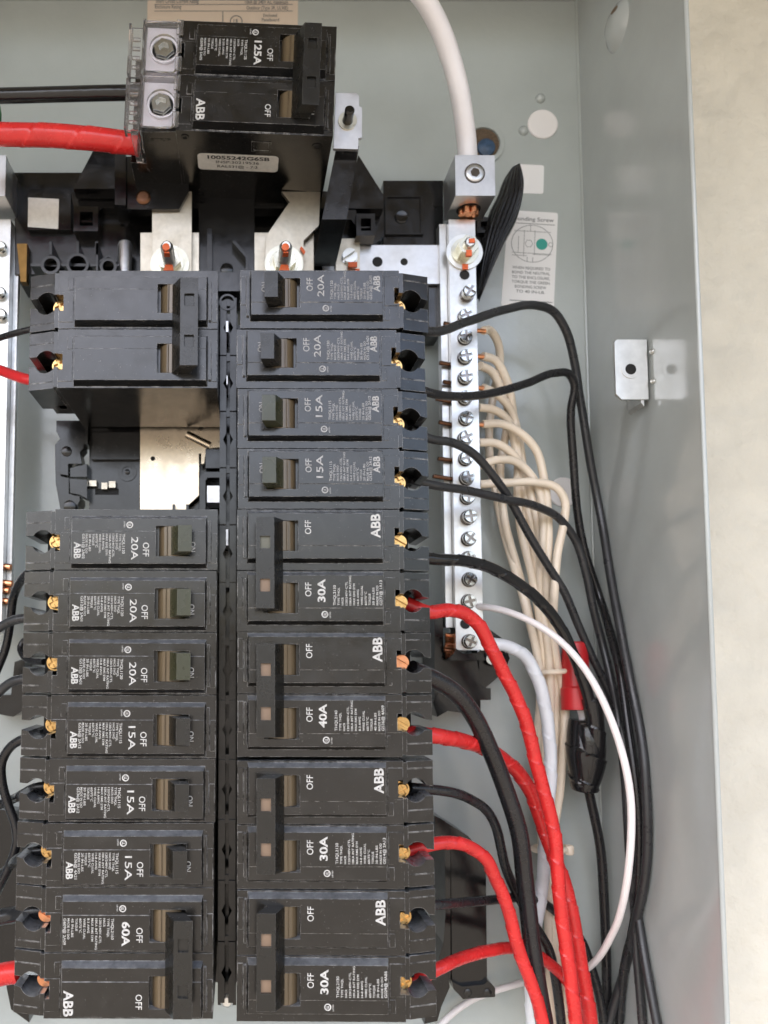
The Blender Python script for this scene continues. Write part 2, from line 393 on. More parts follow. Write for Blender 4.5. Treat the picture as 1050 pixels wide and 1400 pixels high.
# embossed dimple with rusty hole on the side wall
c = Vector((BX, 2.15, P(872, 36, 2.15).z))
part(en, 'wall_emboss', MB().lathe(c, (-1,0,0), [(.46, -.01), (.40, .06), (.22, .17), (.10, .20)], 36), M['paint_wall'], 'raised conical emboss high on the side wall')
part(en, 'emboss_hole', MB().cyl(c+Vector((-.135, -.16, .20)), (-.8,-.3,.35), .085, .012, 9), M['rust'], 'small rusty hole in the emboss')
# cover bracket on the side wall
YB = 1.36
a0 = P(840, 464, YB); a1 = P(840, 546, YB)
zt, zb = a0.z, a1.z; xl = a0.x
br = MB().prism([(xl+.05, zt), (BX-.055, zt), (BX-.055, zb), (xl+.10, zb), (xl, zb+.10), (xl, zt-.05)], YB, YB+.06)
bk = part(en, 'bracket', br, M['zinc'], 'zinc plated angle bracket welded to the side wall')
fl = MB()
arc = [(BX-.09+.085*math.sin(t), YB-.085+.085*math.cos(t)) for t in [i*math.pi/16 for i in range(9)]]
V = []
for (x, y) in arc+[(BX-.006, YB-.45)]: V += [(x, y, zt), (x, y, zb)]
fl.add(V, [(2*i, 2*i+2, 2*i+3, 2*i+1) for i in range(len(V)//2-1)])
part(en, 'bracket_flange', MB().prism([(BX-.18, zt-.01), (BX-.125, zt-.01), (BX-.125, zb-.12), (BX-.18, zb-.05)], YB+.03, YB+.55), M['zinc'], sub=bk)
hc = P(862, 505, YB)
part(en, 'bracket_hole', MB().ring((hc.x, YB-.002, hc.z), (0,-1,0), .10, .17, .012, 24), M['zinc'], sub=bk)
part(en, 'bracket_hole', MB().cyl((hc.x, YB-.003, hc.z), (0,-1,0), .10, .006, 20), M['hole'], sub=bk)
for (x, y) in ((892.5, 487), (893.5, 527)):
    zz = P(x, y, 1.5).z
    part(en, 'weld_spot', MB().lathe((BX, 1.27, zz), (-1,0,0), [(.05, 0), (.045, .03), (.02, .05)], 14), M['zinc'], sub=bk)

def quad_label(px, Y, thick=.006):
    pts = [P(x, y, Y) for x, y in px]
    return pts
def sticker(px, m, label, Y=3.99, rnd=.06):
    pts = [Vector((p.x, p.z)) for p in (P(x, y, Y) for x, y in px)]
    out = []
    n = len(pts)
    for i in range(n):
        a, b_, c_ = pts[i-1], pts[i], pts[(i+1) % n]
        p1 = b_+(a-b_).normalized()*rnd; p2 = b_+(c_-b_).normalized()*rnd
        for k in range(5):
            t = k/4; out.append(tuple((p1*(1-t)+b_*t)*(1-t)+(b_*(1-t)+p2*t)*t))
    return part(en, 'sticker', MB().prism(out, Y, Y+.008), m, label), pts
st, q = sticker([(695, 287), (763, 291), (757, 427), (685, 418)], M['label'], 'white bonding screw instruction sticker with teal dot')
du3 = Vector((q[1].x-q[0].x, 0, q[1].y-q[0].y)).normalized(); dv3 = Vector((-du3.z, 0, du3.x))
tx = MB(); o0 = Vector((q[0].x, 3.986, q[0].y)); WL = (Vector((q[1].x, 0, q[1].y))-Vector((q[0].x, 0, q[0].y))).length
HL = abs(q[3].y-q[0].y)
text(tx, 'Bonding Screw', o0+du3*WL*.52-dv3*.22, du3, dv3, .085, .86, 0, True)
def rule(mb, o, du, dv, x0, x1, y, t=.012): mb.add([o+du*x0+dv*y, o+du*x1+dv*y, o+du*x1+dv*(y+t), o+du*x0+dv*(y+t)], [(0,1,2,3)])
rule(tx, o0, du3, dv3, .08, WL-.06, -.29); rule(tx, o0, du3, dv3, .10, WL-.06, -HL+.12, .016)
for i, s_ in enumerate(BOND):
    text(tx, s_, o0+du3*(WL*.5+.0)-dv3*(1.31+i*.105), du3, dv3, .062, min(.82, .052*len(s_)), 0, True)
# diagram
dc = o0+du3*WL*.5-dv3*.73
def circ(mb, c, r, t, n=40, ex=1.0):
    V = []
    for rr in (r, r-t): V += [c+du3*(math.cos(2*math.pi*i/n)*rr*ex)+dv3*(math.sin(2*math.pi*i/n)*rr) for i in range(n)]
    mb.add(V, [(i, (i+1) % n, n+(i+1) % n, n+i) for i in range(n)])
circ(tx, dc, .42, .010, ex=1.08)
for (x0, x1, y) in ((-.40, .40, .27), (-.43, .43, -.22), (-.43, -.1, -.28), (.02, .40, -.24)): rule(tx, dc, du3, dv3, x0, x1, y, .009)
for (x, y0, y1) in ((-.18, -.30, .30), (.05, -.25, .30), (-.30, -.22, .16), (-.10, -.42, -.30), (.02, -.42, -.30), (-.05, .27, .42)):
    tx.add([dc+du3*x+dv3*y0, dc+du3*(x+.009)+dv3*y0, dc+du3*(x+.009)+dv3*y1, dc+du3*x+dv3*y1], [(0,1,2,3)])
circ(tx, dc-du3*.07, .09, .01, 6); circ(tx, dc+du3*.40, .05, .01, 20)
part(en, 'print', tx, M['ink'], sub=st, smooth=0)
td = MB(); n = 24; cc = dc+du3*.21
td.add([cc+du3*(math.cos(2*math.pi*i/n)*.125)+dv3*(math.sin(2*math.pi*i/n)*.125) for i in range(n)], [tuple(range(n))])
part(en, 'teal_dot', td, M['teal'], sub=st, smooth=0)
sticker([(704, 224), (744, 226), (743, 265), (703, 264)], M['label'], 'small square white sticker beside the black flap')
st, q = sticker([(202, -60), (408, -60), (407, 62), (201, 62)], M['label_tan'], 'tan certification sticker above the main breaker', rnd=.02)
tx = MB(); X1 = (1,0,0); Z1 = (0,0,1)
def tpx(s_, x, y, cap, L=None): p = P(x, y, 3.985); text(tx, s_, p, X1, Z1, cap, L)
tpx(CERT[0], 213, 4, .095, 0.95); tpx(CERT[1], 212, 11.5, .085, .58); tpx(CERT[2], 335, 5, .085, .95); tpx(CERT[3], 337, 13, .085, .92); tpx(CERT[4], 360, 23, .075, .30); tpx(CERT[5], 358, 29, .075, .38)
for (x0, x1, y) in ((211, 400, 6.5), (211, 400, 15.5)):
    a, b_ = P(x0, y, 3.985), P(x1, y, 3.985); tx.add([a, b_, b_+Vector((0,0,.015)), a+Vector((0,0,.015))], [(0,1,2,3)])
a, b_ = P(304, 16, 3.985), P(304, 60, 3.985); tx.add([a, b_, b_+Vector((.02,0,0)), a+Vector((.02,0,0))], [(0,1,2,3)])
du3, dv3 = Vector((1,0,0)), Vector((0,0,1)); cc = P(323, 29, 3.985); circ(tx, cc, .14, .022, 28); text(tx, 'UL', cc-Vector((.06,0,.05)), X1, Z1, .10, .12, 1)
part(en, 'print', tx, M['ink'], sub=st, smooth=0)

# ------------------------------------------------------------------ breakers
# one pole, right-hand orientation: x 0 (middle of panel) .. 3.15 (wire end), z 0 .. -1, front face at y 0
PT = -.15
def case_mb(L=2.63, prongs=True, dep=2.3):
    m = MB(); k = L/2.63
    zt_, zb_ = -.007, -.993
    m.prism([(0, zt_), (L, zt_), (L, -.30), (L-.08, -.30), (L-.08, -.58), (L, -.58), (L, zb_), (0, zb_)], 0, dep)
    # raised label plateau with toggle slot
    xs_ = [.18, .42, .98, 2.33*k]; zs_ = [-.09, -.21, -.612, -.616, -.70, -.82]
    hy = lambda z: PT if z > -.614 else PT+.008
    V = []; idx = {}
    for i, x in enumerate(xs_):
        for j, z in enumerate(zs_): idx[i, j] = len(V); V.append((x, hy(z), z))
    fs = [(idx[i, j], idx[i+1, j], idx[i+1, j+1], idx[i, j+1]) for i in range(3) for j in range(5) if not (i == 1 and 1 <= j <= 3)]
    # slot walls down to the body face
    loop = [(1,1),(2,1),(2,2),(2,3),(2,4),(1,4),(1,3),(1,2)]
    base = len(V); V += [(V[idx[p]][0], .0015*-1, V[idx[p]][2]) for p in loop]
    fs += [(idx[loop[t]], idx[loop[(t+1) % 8]], base+(t+1) % 8, base+t) for t in range(8)]
    per = [(i, 0) for i in range(4)]+[(3, j) for j in range(1, 6)]+[(i, 5) for i in (2, 1, 0)]+[(0, j) for j in (4, 3, 2, 1)]
    base2 = len(V)
    for (i, j) in per:
        x, y, z = V[idx[i, j]]
        z2 = z+(.06 if j == 0 else -.06 if j == 5 else 0); x2 = x+(-.02 if i == 0 else .03 if i == 3 else 0)
        V.append((x2, .001, z2))
    n_ = len(per)
    fs += [(idx[per[t]], idx[per[(t+1) % n_]], base2+(t+1) % n_, base2+t) for t in range(n_)]
    m.add(V, fs)
    # inner rib, raised shoulder plates, moulded corner steps
    m.box(.105, .145, -.055, .002, -.80, -.13)
    m.box(.012, .092, -.014, .002, -.60, -.115)
    m.prism([(2.385*k, -.115), (L-.006, -.115), (L-.006, -.306), (L-.086, -.306), (L-.086, -.574), (L-.006, -.574), (L-.006, -.61), (2.385*k, -.61)], -.014, .002)
    m.box(2.385*k, 2.47*k, -.010, .002, -.86, -.66)
    if prongs:
        m.box(L+.002, L+.075, .035, 1.05, -.37, -.035); m.box(L+.002, L+.075, .035, 1.05, -.965, -.60)
        sl = lambda x, z: .07+.30*(x-L-.075)
        cx_, cz_, r = L+.225, -.48, .19
        up = [(L+.075, -.02), (L+.52, -.02), (L+.52, -.43)]+[(cx_+r*math.cos(t), cz_+r*math.sin(t)) for t in [math.radians(d) for d in range(22, 150, 13)]]+[(L+.075, -.385)]
        lo = [(L+.075, -.985), (L+.52, -.985), (L+.52, -.585)]+[(cx_+r*math.cos(t), cz_+r*math.sin(t)) for t in [math.radians(-d) for d in range(32, 150, 13)]]+[(L+.075, -.595)]
        m.prism(up, 0, 1.2, sl); m.prism(lo, 0, 1.2, sl)
        m.prism([(L+.34, -.985), (L+.34, -.02), (L-.05, -.02), (L-.05, -.985)], 1.0, 1.5)
        # thin score lines on the prongs
        for z in (-.14, -.80): m.hexa([(L+.08, .068, z), (L+.515, .198, z), (L+.515, .198, z+.012), (L+.08, .068, z+.012)], [(L+.08, .1, z), (L+.515, .23, z), (L+.515, .23, z+.012), (L+.08, .1, z+.012)])
    else:
        m.box(L-.05, L+.9, 1.0, 2.3, -.99, -.01)
    return m
ME = {}
ME['case'] = case_mb().mesh('case'); ME['case_main'] = case_mb(2.70, False, 2.5).mesh('case')
d = MB(); n = 22; cx_, cy_, r = .72, .095, .24
pr = [(cx_+r*math.cos(t), cy_-r*math.sin(t)) for t in [math.pi*(-.05+1.1*i/n) for i in range(n+1)]]
V = [(x, y, -.215) for x, y in pr]+[(x, y, -.695) for x, y in pr]
d.add(V, [(i, i+1, n+2+i, n+1+i) for i in range(n)]+[tuple(range(n+1)), tuple(range(2*n+1, n, -1))])
d.box(.80, .815, -.155, .05, -.69, -.22)
ME['drum'] = d.mesh('toggle_drum')
h = MB().hexa([(.385,-.46,-.665),(.60,-.46,-.665),(.60,-.46,-.25),(.385,-.46,-.25)], [(.47,-.05,-.685),(.775,-.05,-.685),(.775,-.05,-.225),(.47,-.05,-.225)])
ME['handle'] = h.mesh('toggle_handle')
def tie_mb():
    m = MB()
    xs_ = [.295, .357, .515, .58]; zs_ = [-.21, -.51, -.705, -1.18, -1.38, -1.64]
    V = []; idx = {}
    for i, x in enumerate(xs_):
        for j, z in enumerate(zs_): idx[i, j] = len(V); V.append((x, -.50, z))
    fs = [(idx[i, j], idx[i+1, j], idx[i+1, j+1], idx[i, j+1]) for i in range(3) for j in range(5) if not (i == 1 and j in (1, 3))]
    for j in (1, 3):
        lp = [idx[1, j], idx[2, j], idx[2, j+1], idx[1, j+1]]; b_ = len(V); V += [(V[p][0]+.01, -.44, V[p][2]) for p in lp]
        fs += [(lp[t], lp[(t+1) % 4], b_+(t+1) % 4, b_+t) for t in range(4)]
    per = [(i, 0) for i in range(4)]+[(3, j) for j in range(1, 6)]+[(i, 5) for i in (2, 1, 0)]+[(0, j) for j in (4, 3, 2, 1)]
    b_ = len(V)
    for (i, j) in per:
        x, y, z = V[idx[i, j]]; V.append((x+.155, -.158, z+(.01 if j == 0 else -.03 if j == 5 else 0)))
    n_ = len(per); fs += [(idx[per[t]], idx[per[(t+1) % n_]], b_+(t+1) % n_, b_+t) for t in range(n_)]
    fs.append(tuple(b_+t for t in range(n_)))
    m.add(V, fs); return m
ME['tie'] = tie_mb().mesh('handle_tie')
ME['tip'] = MB().box(.36, .53, -.452, -.40, -.71, -.505).mesh('handle_tip')
def screw_mb(r=.105, yf=.30):
    m = MB()
    m.lathe((2.665, .9, -.50), (0,-1,0), [(r, 0), (r, .9-yf-.02), (r-.02, .9-yf)], 20)
    # four quadrants leave the cross-shaped driver slot
    for q in range(4):
        a0 = .5+q*math.pi/2; rr = r-.014; g_ = .020
        ux, uz = math.cos(a0), math.sin(a0); wx, wz = -uz, ux; t0 = math.asin(g_/rr)
        pts = [(2.665+(ux+wx)*g_, -.5+(uz+wz)*g_)]+[(2.665+rr*(ux*math.cos(t)+wx*math.sin(t)), -.5+rr*(uz*math.cos(t)+wz*math.sin(t))) for t in [t0+(math.pi/2-2*t0)*i/5 for i in range(6)]]
        m.prism(pts, yf-.05, yf+.02)
    m.ring((2.665, yf+.08, -.5), (0,-1,0), r, r+.03, .03, 20)
    return m
def slot_screw_mb(r=.125, yf=.28):
    m = MB(); c = (2.68, yf, -.50)
    for sgn in (1, -1):
        pts = [(c[0]+r*math.cos(t), c[2]+r*math.sin(t)) for t in [math.radians(60+90*(1-sgn))+math.radians(-78+156*i/12) for i in range(13)]]
        m.prism(pts, yf, yf+.3)
    m.cyl((c[0], yf+.35, c[2]), (0,-1,0), r, .30, 20)
    return m
ME['recess'] = MB().box(2.60, 2.93, .80, .84, -.66, -.29).mesh('recess_shade')  # dark plate standing in for the shade deep in the terminal opening
ME['screw_cross'] = screw_mb().mesh('terminal_screw'); ME['screw_slot'] = slot_screw_mb().mesh('terminal_screw')
UPD, LEFTD = (0,0,1), (-1,0,0)
def ul_mark(m, x, z, r=.055, y=PT+.008-.003):
    n_ = 24; V = []
    for rr in (r, r-.018): V += [(x+rr*math.cos(2*math.pi*i/n_), y, z+rr*math.sin(2*math.pi*i/n_)) for i in range(n_)]
    m.add(V, [(i, (i+1) % n_, n_+(i+1) % n_, n_+i) for i in range(n_)])
    text(m, 'UL', (x+.022, y, z-.022), UPD, LEFTD, .045, .045, 1)
    text(m, 'LISTED', (x+.095, y, z-.06), UPD, LEFTD, .022, .10, 0)
def print_mb(kind, what, key=None, k=1.0):
    """kind: single / rated (pole with the fine print) / brand (pole with only the maker mark); what: which of its prints"""
    m = MB(); y = PT-.003
    if what == 'switch_marking':
        text(m, 'ON', (.43, y, -.44), UPD, LEFTD, .085, .16, 0)
        text(m, 'OFF', (1.185, y, -.43), UPD, LEFTD, .10, .225, 0)
    elif what == 'maker_mark':
        if kind == 'brand': text(m, 'ABB', (2.29*k, y, -.49), UPD, LEFTD, .145, .39, 1)
        if kind == 'single': text(m, 'ABB', (2.285, y, -.44), UPD, LEFTD, .105, .27, 1)
    elif kind != 'brand':
        rate, lines = RATES[key]
        text(m, rate, (1.405 if kind == 'rated' else 1.37, y, -.52 if len(rate) < 4 else -.56), UPD, LEFTD, .118 if kind == 'rated' else .108, .37 if len(rate) < 4 else .44, 1 if kind == 'rated' else 0)
        x = 1.575 if kind == 'rated' else 1.515; pit = .0615 if kind == 'rated' else .0535
        for i, s_ in enumerate(lines):
            big = i in (0, len(lines)-1)
            text(m, s_, (x+i*pit*k, y, -.57), UPD, LEFTD, .043 if big else .034, (.040 if big else .0315)*len(s_), 0)
        ul_mark(m, 1.40, -.715)
    return m
PR = {}
def pr_mesh(kind, what, key=None, k=1.0, faded=False):
    q = (kind, what, key, k, faded)
    if q not in PR:
        m = print_mb(kind, what, key, k); PR[q] = m.mesh(what, smooth=0) if m.v else None
    return PR[q]
def pole(t, i, kind, key=None, handle='handle', scr=('screw_cross', 'brass'), prt=True, main=False, tied=False, faded=False):
    ob = []
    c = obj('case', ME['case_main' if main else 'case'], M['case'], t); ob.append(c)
    dr = obj('toggle_drum', ME['drum'], M['drum'], t); ob.append(dr)
    if not tied:
        me = ME['handle'].copy(); me.materials.clear(); me.materials.append(M[handle])
        hd = obj('toggle_handle', me, None, t); ob.append(hd)
    if not main:
        me = ME[scr[0]].copy(); me.materials.clear(); me.materials.append(M[scr[1]])
        s_ = obj('terminal_screw', me, None, t); ob.append(s_)
        ob.append(obj('recess_shade', ME['recess'], M['hole'], t))
    if prt:
        for what in ('switch_marking', 'maker_mark', 'rating_print'):
            pm_ = pr_mesh(kind, what, key, 2.70/2.63 if main else 1.0, faded)
            if pm_: obj(what, pm_, M['print_faded' if faded else 'print'], c)
    for o in ob: o.location = (0, 0, -i*K)
    return ob
def tie(t, tips=('tan', 'tan')):
    o = obj('handle_tie', ME['tie'], M['handle'], t)
    for k, tp in enumerate(tips):
        me = ME['tip'].copy(); me.materials.clear(); me.materials.append(M[tp])
        q = obj('handle_tip', me, None, o); q.location = (0, 0, -k*.672*K)
def breaker(side, row, n, label, keys, group, dx=0., dy=0., dz=0., roll=0., **kw):
    rot = (math.pi if side == 'L' else 0)+math.radians(roll)
    org = (.165+dx, dy, -row+dz) if side == 'R' else (-.165+dx, dy, -(row+n)+dz)
    t = thing('circuit_breaker', label, 'circuit breaker', org, rot, group)
    for i in range(n):
        kk = keys[i]
        kd = {'handle': kw.get('handle', 'handle'), 'scr': kw.get('scr', ('screw_cross', 'brass'))}
        if isinstance(kd['scr'][0], tuple): kd['scr'] = kd['scr'][i]
        pole(t, i, kk[0], kk[1] if len(kk) > 1 else None, prt=kw.get('prt', True), tied=n > 1, faded=(side == 'R' and row < 4), **kd)
    if n > 1: tie(t, kw.get('tips', ('tan', 'tan')))
    return t
GR, GL = 'breakers in the right column', 'breakers in the left column'
S1 = ('screw_cross', 'brass'); S2 = ('screw_slot', 'brass'); S3 = ('screw_slot', 'copper')
breaker('R', 0, 1, 'black single-pole 20A breaker topmost in the right column', [('single', 'R0')], GR, dx=.045, dz=.01)
breaker('R', 1, 1, 'black single-pole 20A breaker second from top in the right column', [('single', 'R0')], GR, dx=-.015, roll=.1)
breaker('R', 2, 1, 'black single-pole 15A breaker third from top in the right column', [('single', 'R2')], GR, dx=.005, handle='handle_g')
breaker('R', 3, 1, 'black single-pole 15A breaker just above the two-pole breakers in the right column', [('single', 'R2')], GR, dx=.012, handle='handle_g', roll=-.1)
breaker('R', 4, 2, 'black two-pole 30A breaker, topmost two-pole in the right column', [('brand',), ('rated', 'R5')], GR, scr=S2, tips=('olive', 'tan'))
breaker('R', 6, 2, 'black two-pole 40A breaker with white ABB lettering in the right column', [('brand',), ('rated', 'R7')], GR, dx=.01, dz=.02, scr=(S3, S2))
breaker('R', 8, 2, 'black two-pole 30A breaker directly below the 40A breaker', [('brand',), ('rated', 'R9')], GR, dx=.01, dz=-.03, tips=('tan', 'tan'))
breaker('R', 10, 2, 'black two-pole 30A breaker at the bottom of the right column', [('brand',), ('rated', 'R11')], GR, dx=.015, dz=-.035, roll=.25)
# left column, turned half a turn (first key is the lowest pole)
breaker('L', 0, 2, 'black two-pole breaker with blank faces at the top of the left column', [('brand',), ('brand',)], GL, prt=False, tips=('handle', 'handle'), scr=S1)
breaker('L', 4, 1, 'black single-pole 20A breaker just below the empty slot in the left column', [('single', 'L4')], GL, handle='handle_g', dx=.01)
breaker('L', 5, 1, 'black single-pole 20A breaker second below the empty slot in the left column', [('single', 'R0')], GL, handle='handle_g')
breaker('L', 6, 1, 'black single-pole 20A breaker directly above the left column 15A breakers', [('single', 'R0')], GL, handle='handle_g', roll=.15)
breaker('L', 7, 1, 'black single-pole 15A breaker, uppermost of three in the left column', [('single', 'R2')], GL)
breaker('L', 8, 1, 'black single-pole 15A breaker, middle of three in the left column', [('single', 'R2')], GL, dx=-.01)
breaker('L', 9, 1, 'black single-pole 15A breaker directly above the 60A breaker', [('single', 'L9')], GL, dx=-.03, roll=-.2)
breaker('L', 10, 2, 'black two-pole 60A breaker at the bottom of the left column', [('brand',), ('rated', 'L10')], GL, dx=-.03, scr=S3, tips=('handle', 'handle'))

# ------------------------------------------------------------------ main breaker
YM = .25; pm = P(458, 111, YM); RA = math.pi+math.radians(2.3)
off = Vector((0, 0, -1)); offr = Matrix.Rotation(RA, 3, 'Y') @ off
org = pm-offr
mb_ = thing('main_circuit_breaker', 'black two-pole 125A main breaker with clear terminal cover and inspection sticker', 'circuit breaker', tuple(org), RA)
pole(mb_, 0, 'brand', None, main=True, tied=True); pole(mb_, 1, 'rated', 'MAIN', main=True, tied=True)
tie(mb_, ('handle', 'handle'))
LM = 2.70
for i in range(2):
    lg = MB(); z0 = -i
    lg.prism([(LM+.03, z0-.10), (LM+.58, z0-.10), (LM+.58, z0-.90), (LM+.03, z0-.90)], .10, 1.0)
    lo_ = part(mb_, 'lug', lg, M['lug'], 'bright metal wire lug under the clear cover', local=True)
    hx = MB(); c = (LM+.27, .098, z0-.48)
    hx.ring(c, (0,-1,0), .21, .25, .05, 32)
    part(mb_, 'lug_collar', hx, M['lug'], local=True, sub=lo_)
    hx = MB().cyl((c[0], .098, c[2]), (0,-1,0), .21, .004, 28)
    part(mb_, 'lug_bore', hx, M['hole'], local=True, sub=lo_)
    hs = MB(); hs.cyl((c[0], .095, c[2]), (0,-1,0), .185, .05, 6)
    hs.ring((c[0], .045, c[2]), (0,-1,0), .10, .175, .06, 6)
    part(mb_, 'hex_screw', hs, M['steel'], local=True, sub=lo_)
# clear cover: front plates with a round access hole, flanges, side walls
cv = MB()
def plate_hole(m, x0, x1, z0, z1, cx, cz, r, y0, y1, n=32):
    outer = []; inner = []
    for i in range(n):
        a = 2*math.pi*i/n; dx, dz = math.cos(a), math.sin(a)
        tx_ = ((x1-cx)/dx if dx > 1e-9 else (x0-cx)/dx if dx < -1e-9 else 1e9); tz_ = ((z1-cz)/dz if dz > 1e-9 else (z0-cz)/dz if dz < -1e-9 else 1e9)
        t = min(tx_, tz_); outer.append((cx+dx*t, cz+dz*t)); inner.append((cx+dx*r, cz+dz*r))
    V = [(x, y0, z) for x, z in outer]+[(x, y0, z) for x, z in inner]+[(x, y1, z) for x, z in inner]+[(x, y1, z) for x, z in outer]
    m.add(V, [(k*n+i, k*n+(i+1) % n, ((k+1) % 4)*n+(i+1) % n, ((k+1) % 4)*n+i) for k in range(4) for i in range(n)])
for i in range(2):
    plate_hole(cv, LM+.02, LM+.60, -i-.955, -i-.045, LM+.27, -i-.48, .24, -.02, .03)
    cv.box(LM+.60, LM+.64, -.05, .75, -i-.955, -i-.045)
    cv.box(LM+.66, LM+.88, .16, .20, -i-.955, -i-.045)
    cv.box(LM+.86, LM+.90, .06, .30, -i-.955, -i-.045)
    cv.box(LM-.05, LM+.06, -.06, -.025, -i-.955, -i-.70); cv.box(LM-.05, LM+.06, -.06, -.025, -i-.30, -i-.045)
    cv.box(LM-.04, LM+.04, -.06, -.025, -i-.62, -i-.38)
    for q in range(4): cv.box(LM+.70, LM+.83, .13, .157, -i-.24-.17*q, -i-.18-.17*q)
cv.box(LM+.66, LM+.78, .10, .95, -.03, .03)
part(mb_, 'terminal_cover', cv, M['clear'], 'clear plastic cover over the two wire lugs', local=True)
# underside (local z = 0 is the side that faces down): end walls beside the lugs
for (z0, z1) in ((-.097, -.008), (-1.99, -1.905)):
    py = [(LM-.006, .05), (LM+.60, .10), (LM+.62, 1.15), (LM+.10, 2.45), (LM-.006, 2.45)]; wm = MB()
    wm.add([(x, y, z0) for x, y in py]+[(x, y, z1) for x, y in py], [(0,1,2,3,4), (9,8,7,6,5)]+[(i, (i+1) % 5, 5+(i+1) % 5, 5+i) for i in range(5)])
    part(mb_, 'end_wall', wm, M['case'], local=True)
rn = MB()
def rrect(x0, x1, y0, y1, r, z):
    out = []
    for (cx, cy, a0) in ((x1-r, y1-r, 0), (x0+r, y1-r, 90), (x0+r, y0+r, 180), (x1-r, y0+r, 270)):
        for k in range(6):
            a = math.radians(a0+k*18); out.append((cx+r*math.cos(a), cy+r*math.sin(a), z))
    return out
pp = rrect(.90, 2.36, .62, 1.10, .08, .002); rn.add(pp+[(x, y, -.004) for x, y, z in pp], [tuple(range(24)), tuple(range(47, 23, -1))]+[(i, (i+1) % 24, 24+(i+1) % 24, 24+i) for i in range(24)])
ins = part(mb_, 'sticker', rn, M['label_grey'], 'pale rounded inspection sticker on the underside', local=True)
tx = MB()
text(tx, '10055242G6SB', (1.62, .76, .005), (-1,0,0), (0,-1,0), .10, 1.12, 1, True)
text(tx, 'INSP:30219536', (1.64, .88, .005), (-1,0,0), (0,-1,0), .075, .78, 0, True)
text(tx, 'RAL531@ - 7:2', (1.64, 1.01, .005), (-1,0,0), (0,-1,0), .075, .74, 0, True)
part(mb_, 'print', tx, M['ink_black'], local=True, sub=ins, smooth=0)
for (x, y, r) in ((2.55, .18, .07), (.25, .30, .09), (2.35, 1.9, .10), (.55, 1.95, .07)):
    part(mb_, 'rivet_hole', MB().ring((x, y, -.006), (0,0,1), r*.55, r, .012, 20), M['black'], local=True)
    part(mb_, 'rivet_hole', MB().cyl((x, y, -.006), (0,0,1), r*.6, .002, 16), M['hole'], local=True)
em = MB().cells([1.05, 1.09, 1.35, 1.39], [.22, .26, .46, .50], lambda i, j: -.004 if (i in (0, 2) or j in (0, 2)) else 0, .004)
em2 = MB(); em2.v = [(x, z, -y) for x, y, z in em.v]; em2.f = em.f
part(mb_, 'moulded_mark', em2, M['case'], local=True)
tx = MB(); text(tx, 'STRIP', (3.16, .32, -.004), (-1,0,0), (0,-1,0), .07, .36, 1); part(mb_, 'moulded_mark', tx, M['black'], local=True, smooth=0)

# ------------------------------------------------------------------ black bus support under the breakers
bs = thing('bus_support', 'black moulded plastic support and metal bus plates behind the breakers', 'bus support', (0, 4.0, -12.6))
def pxpoly(lst, Y): return [XZ(x, y, Y) for x, y in lst]
def pp_part(name, lst, Y, Yb, m, label=None, **kw):
    return part(bs, name, MB().prism(pxpoly(lst, Y), Y, Yb), m, label, **kw)
part(bs, 'base_plate', MB().box(-2.35, -.6, 2.75, 3.9, -12.5, .2), M['black'])
part(bs, 'base_plate', MB().box(-.595, 2.45, 2.75, 3.9, -12.5, .2), M['black'])
for sx in (-1, 1):     # rails that hook the wire ends
    for (z0, z1) in (((.2, -2.0), (-4.0, -12.3)) if sx < 0 else ((.2, -12.3),)):
        part(bs, 'side_rail', MB().box(min(sx*2.36, sx*2.75), max(sx*2.36, sx*2.75), 2.4, 3.9, z1, z0), M['black'])
# spine between the columns
spn = MB()
for i in range(-0, 12):
    for sx in (-1, 1):
        zc = -.62-i; z0, z1 = -i-.13, -i-1.11
        poly = [(sx*.030, z0), (sx*.145, z0), (sx*.145, z1), (sx*.030, z1), (sx*.030, zc-.11), (sx*.085, zc), (sx*.030, zc+.11)]
        part(bs, 'spine_block', MB().prism(poly, .87, 2.3), M['black'])
part(bs, 'spine_floor', MB().box(-.16, .16, 1.5, 2.6, -12.4, -.1), M['black'])
for i in range(12):
    part(bs, 'spine_bridge', MB().box(-.146, .146, .93, 1.0, -i-.20, -i-.05), M['black'])
for (x, y, a, b_) in ((310.5, 447, .022, .10), (310.5, 735, .02, .14), (310.5, 520, .012, .08)):
    c = P(x, y, .86); part(bs, 'bus_tab', MB().box(c.x-a, c.x+a, .84, 1.4, c.z-b_, c.z+b_), M['tin'], 'bright metal bus tab in the centre slot')
c = P(310, 1371, .9); sc_ = MB().lathe((c.x, 1.0, c.z), (0,-1,0), [(.11, 0), (.11, .04), (.07, .08)], 20)
part(bs, 'screw', sc_, M['zinc']); 
arcm = MB()
ca = P(311, 413, .86)
arcm.ring((ca.x, .9, ca.z), (0,-1,0), .115, .15, .04, 24); part(bs, 'spine_arch', arcm, M['black'])

# --- empty slot in the left column
pp_part('slot_plate', [(122, 570), (191, 570), (191, 705), (122, 705)], 2.62, 2.74, M['black'])
pp_part('slot_block', [(125, 582), (190, 582), (190, 628), (125, 628)], 2.50, 2.61, M['black'])
gp = part(bs, 'bus_plate', MB().prism(pxpoly([(191.5, 560), (314, 560), (314, 611), (282, 613), (279, 634), (275, 634), (275, 620), (272, 620), (272, 677), (258, 690), (257, 712), (191.5, 712)], 2.45), 2.45, 2.56), M['busplate'], 'warm reflective metal bus plate in the empty slot')
c = P(209, 627, 2.45); part(bs, 'plate_hole', MB().cyl((c.x, 2.449, c.z), (0,-1,0), .045, .003, 16), M['hole'], sub=gp)
rb = MB(); a, b_ = P(255, 594, 2.47), P(287, 610, 2.47); tube(rb, [a, (a+b_)/2, b_], .08, 12, .05); part(bs, 'plate_rib', rb, M['busplate'], sub=gp)
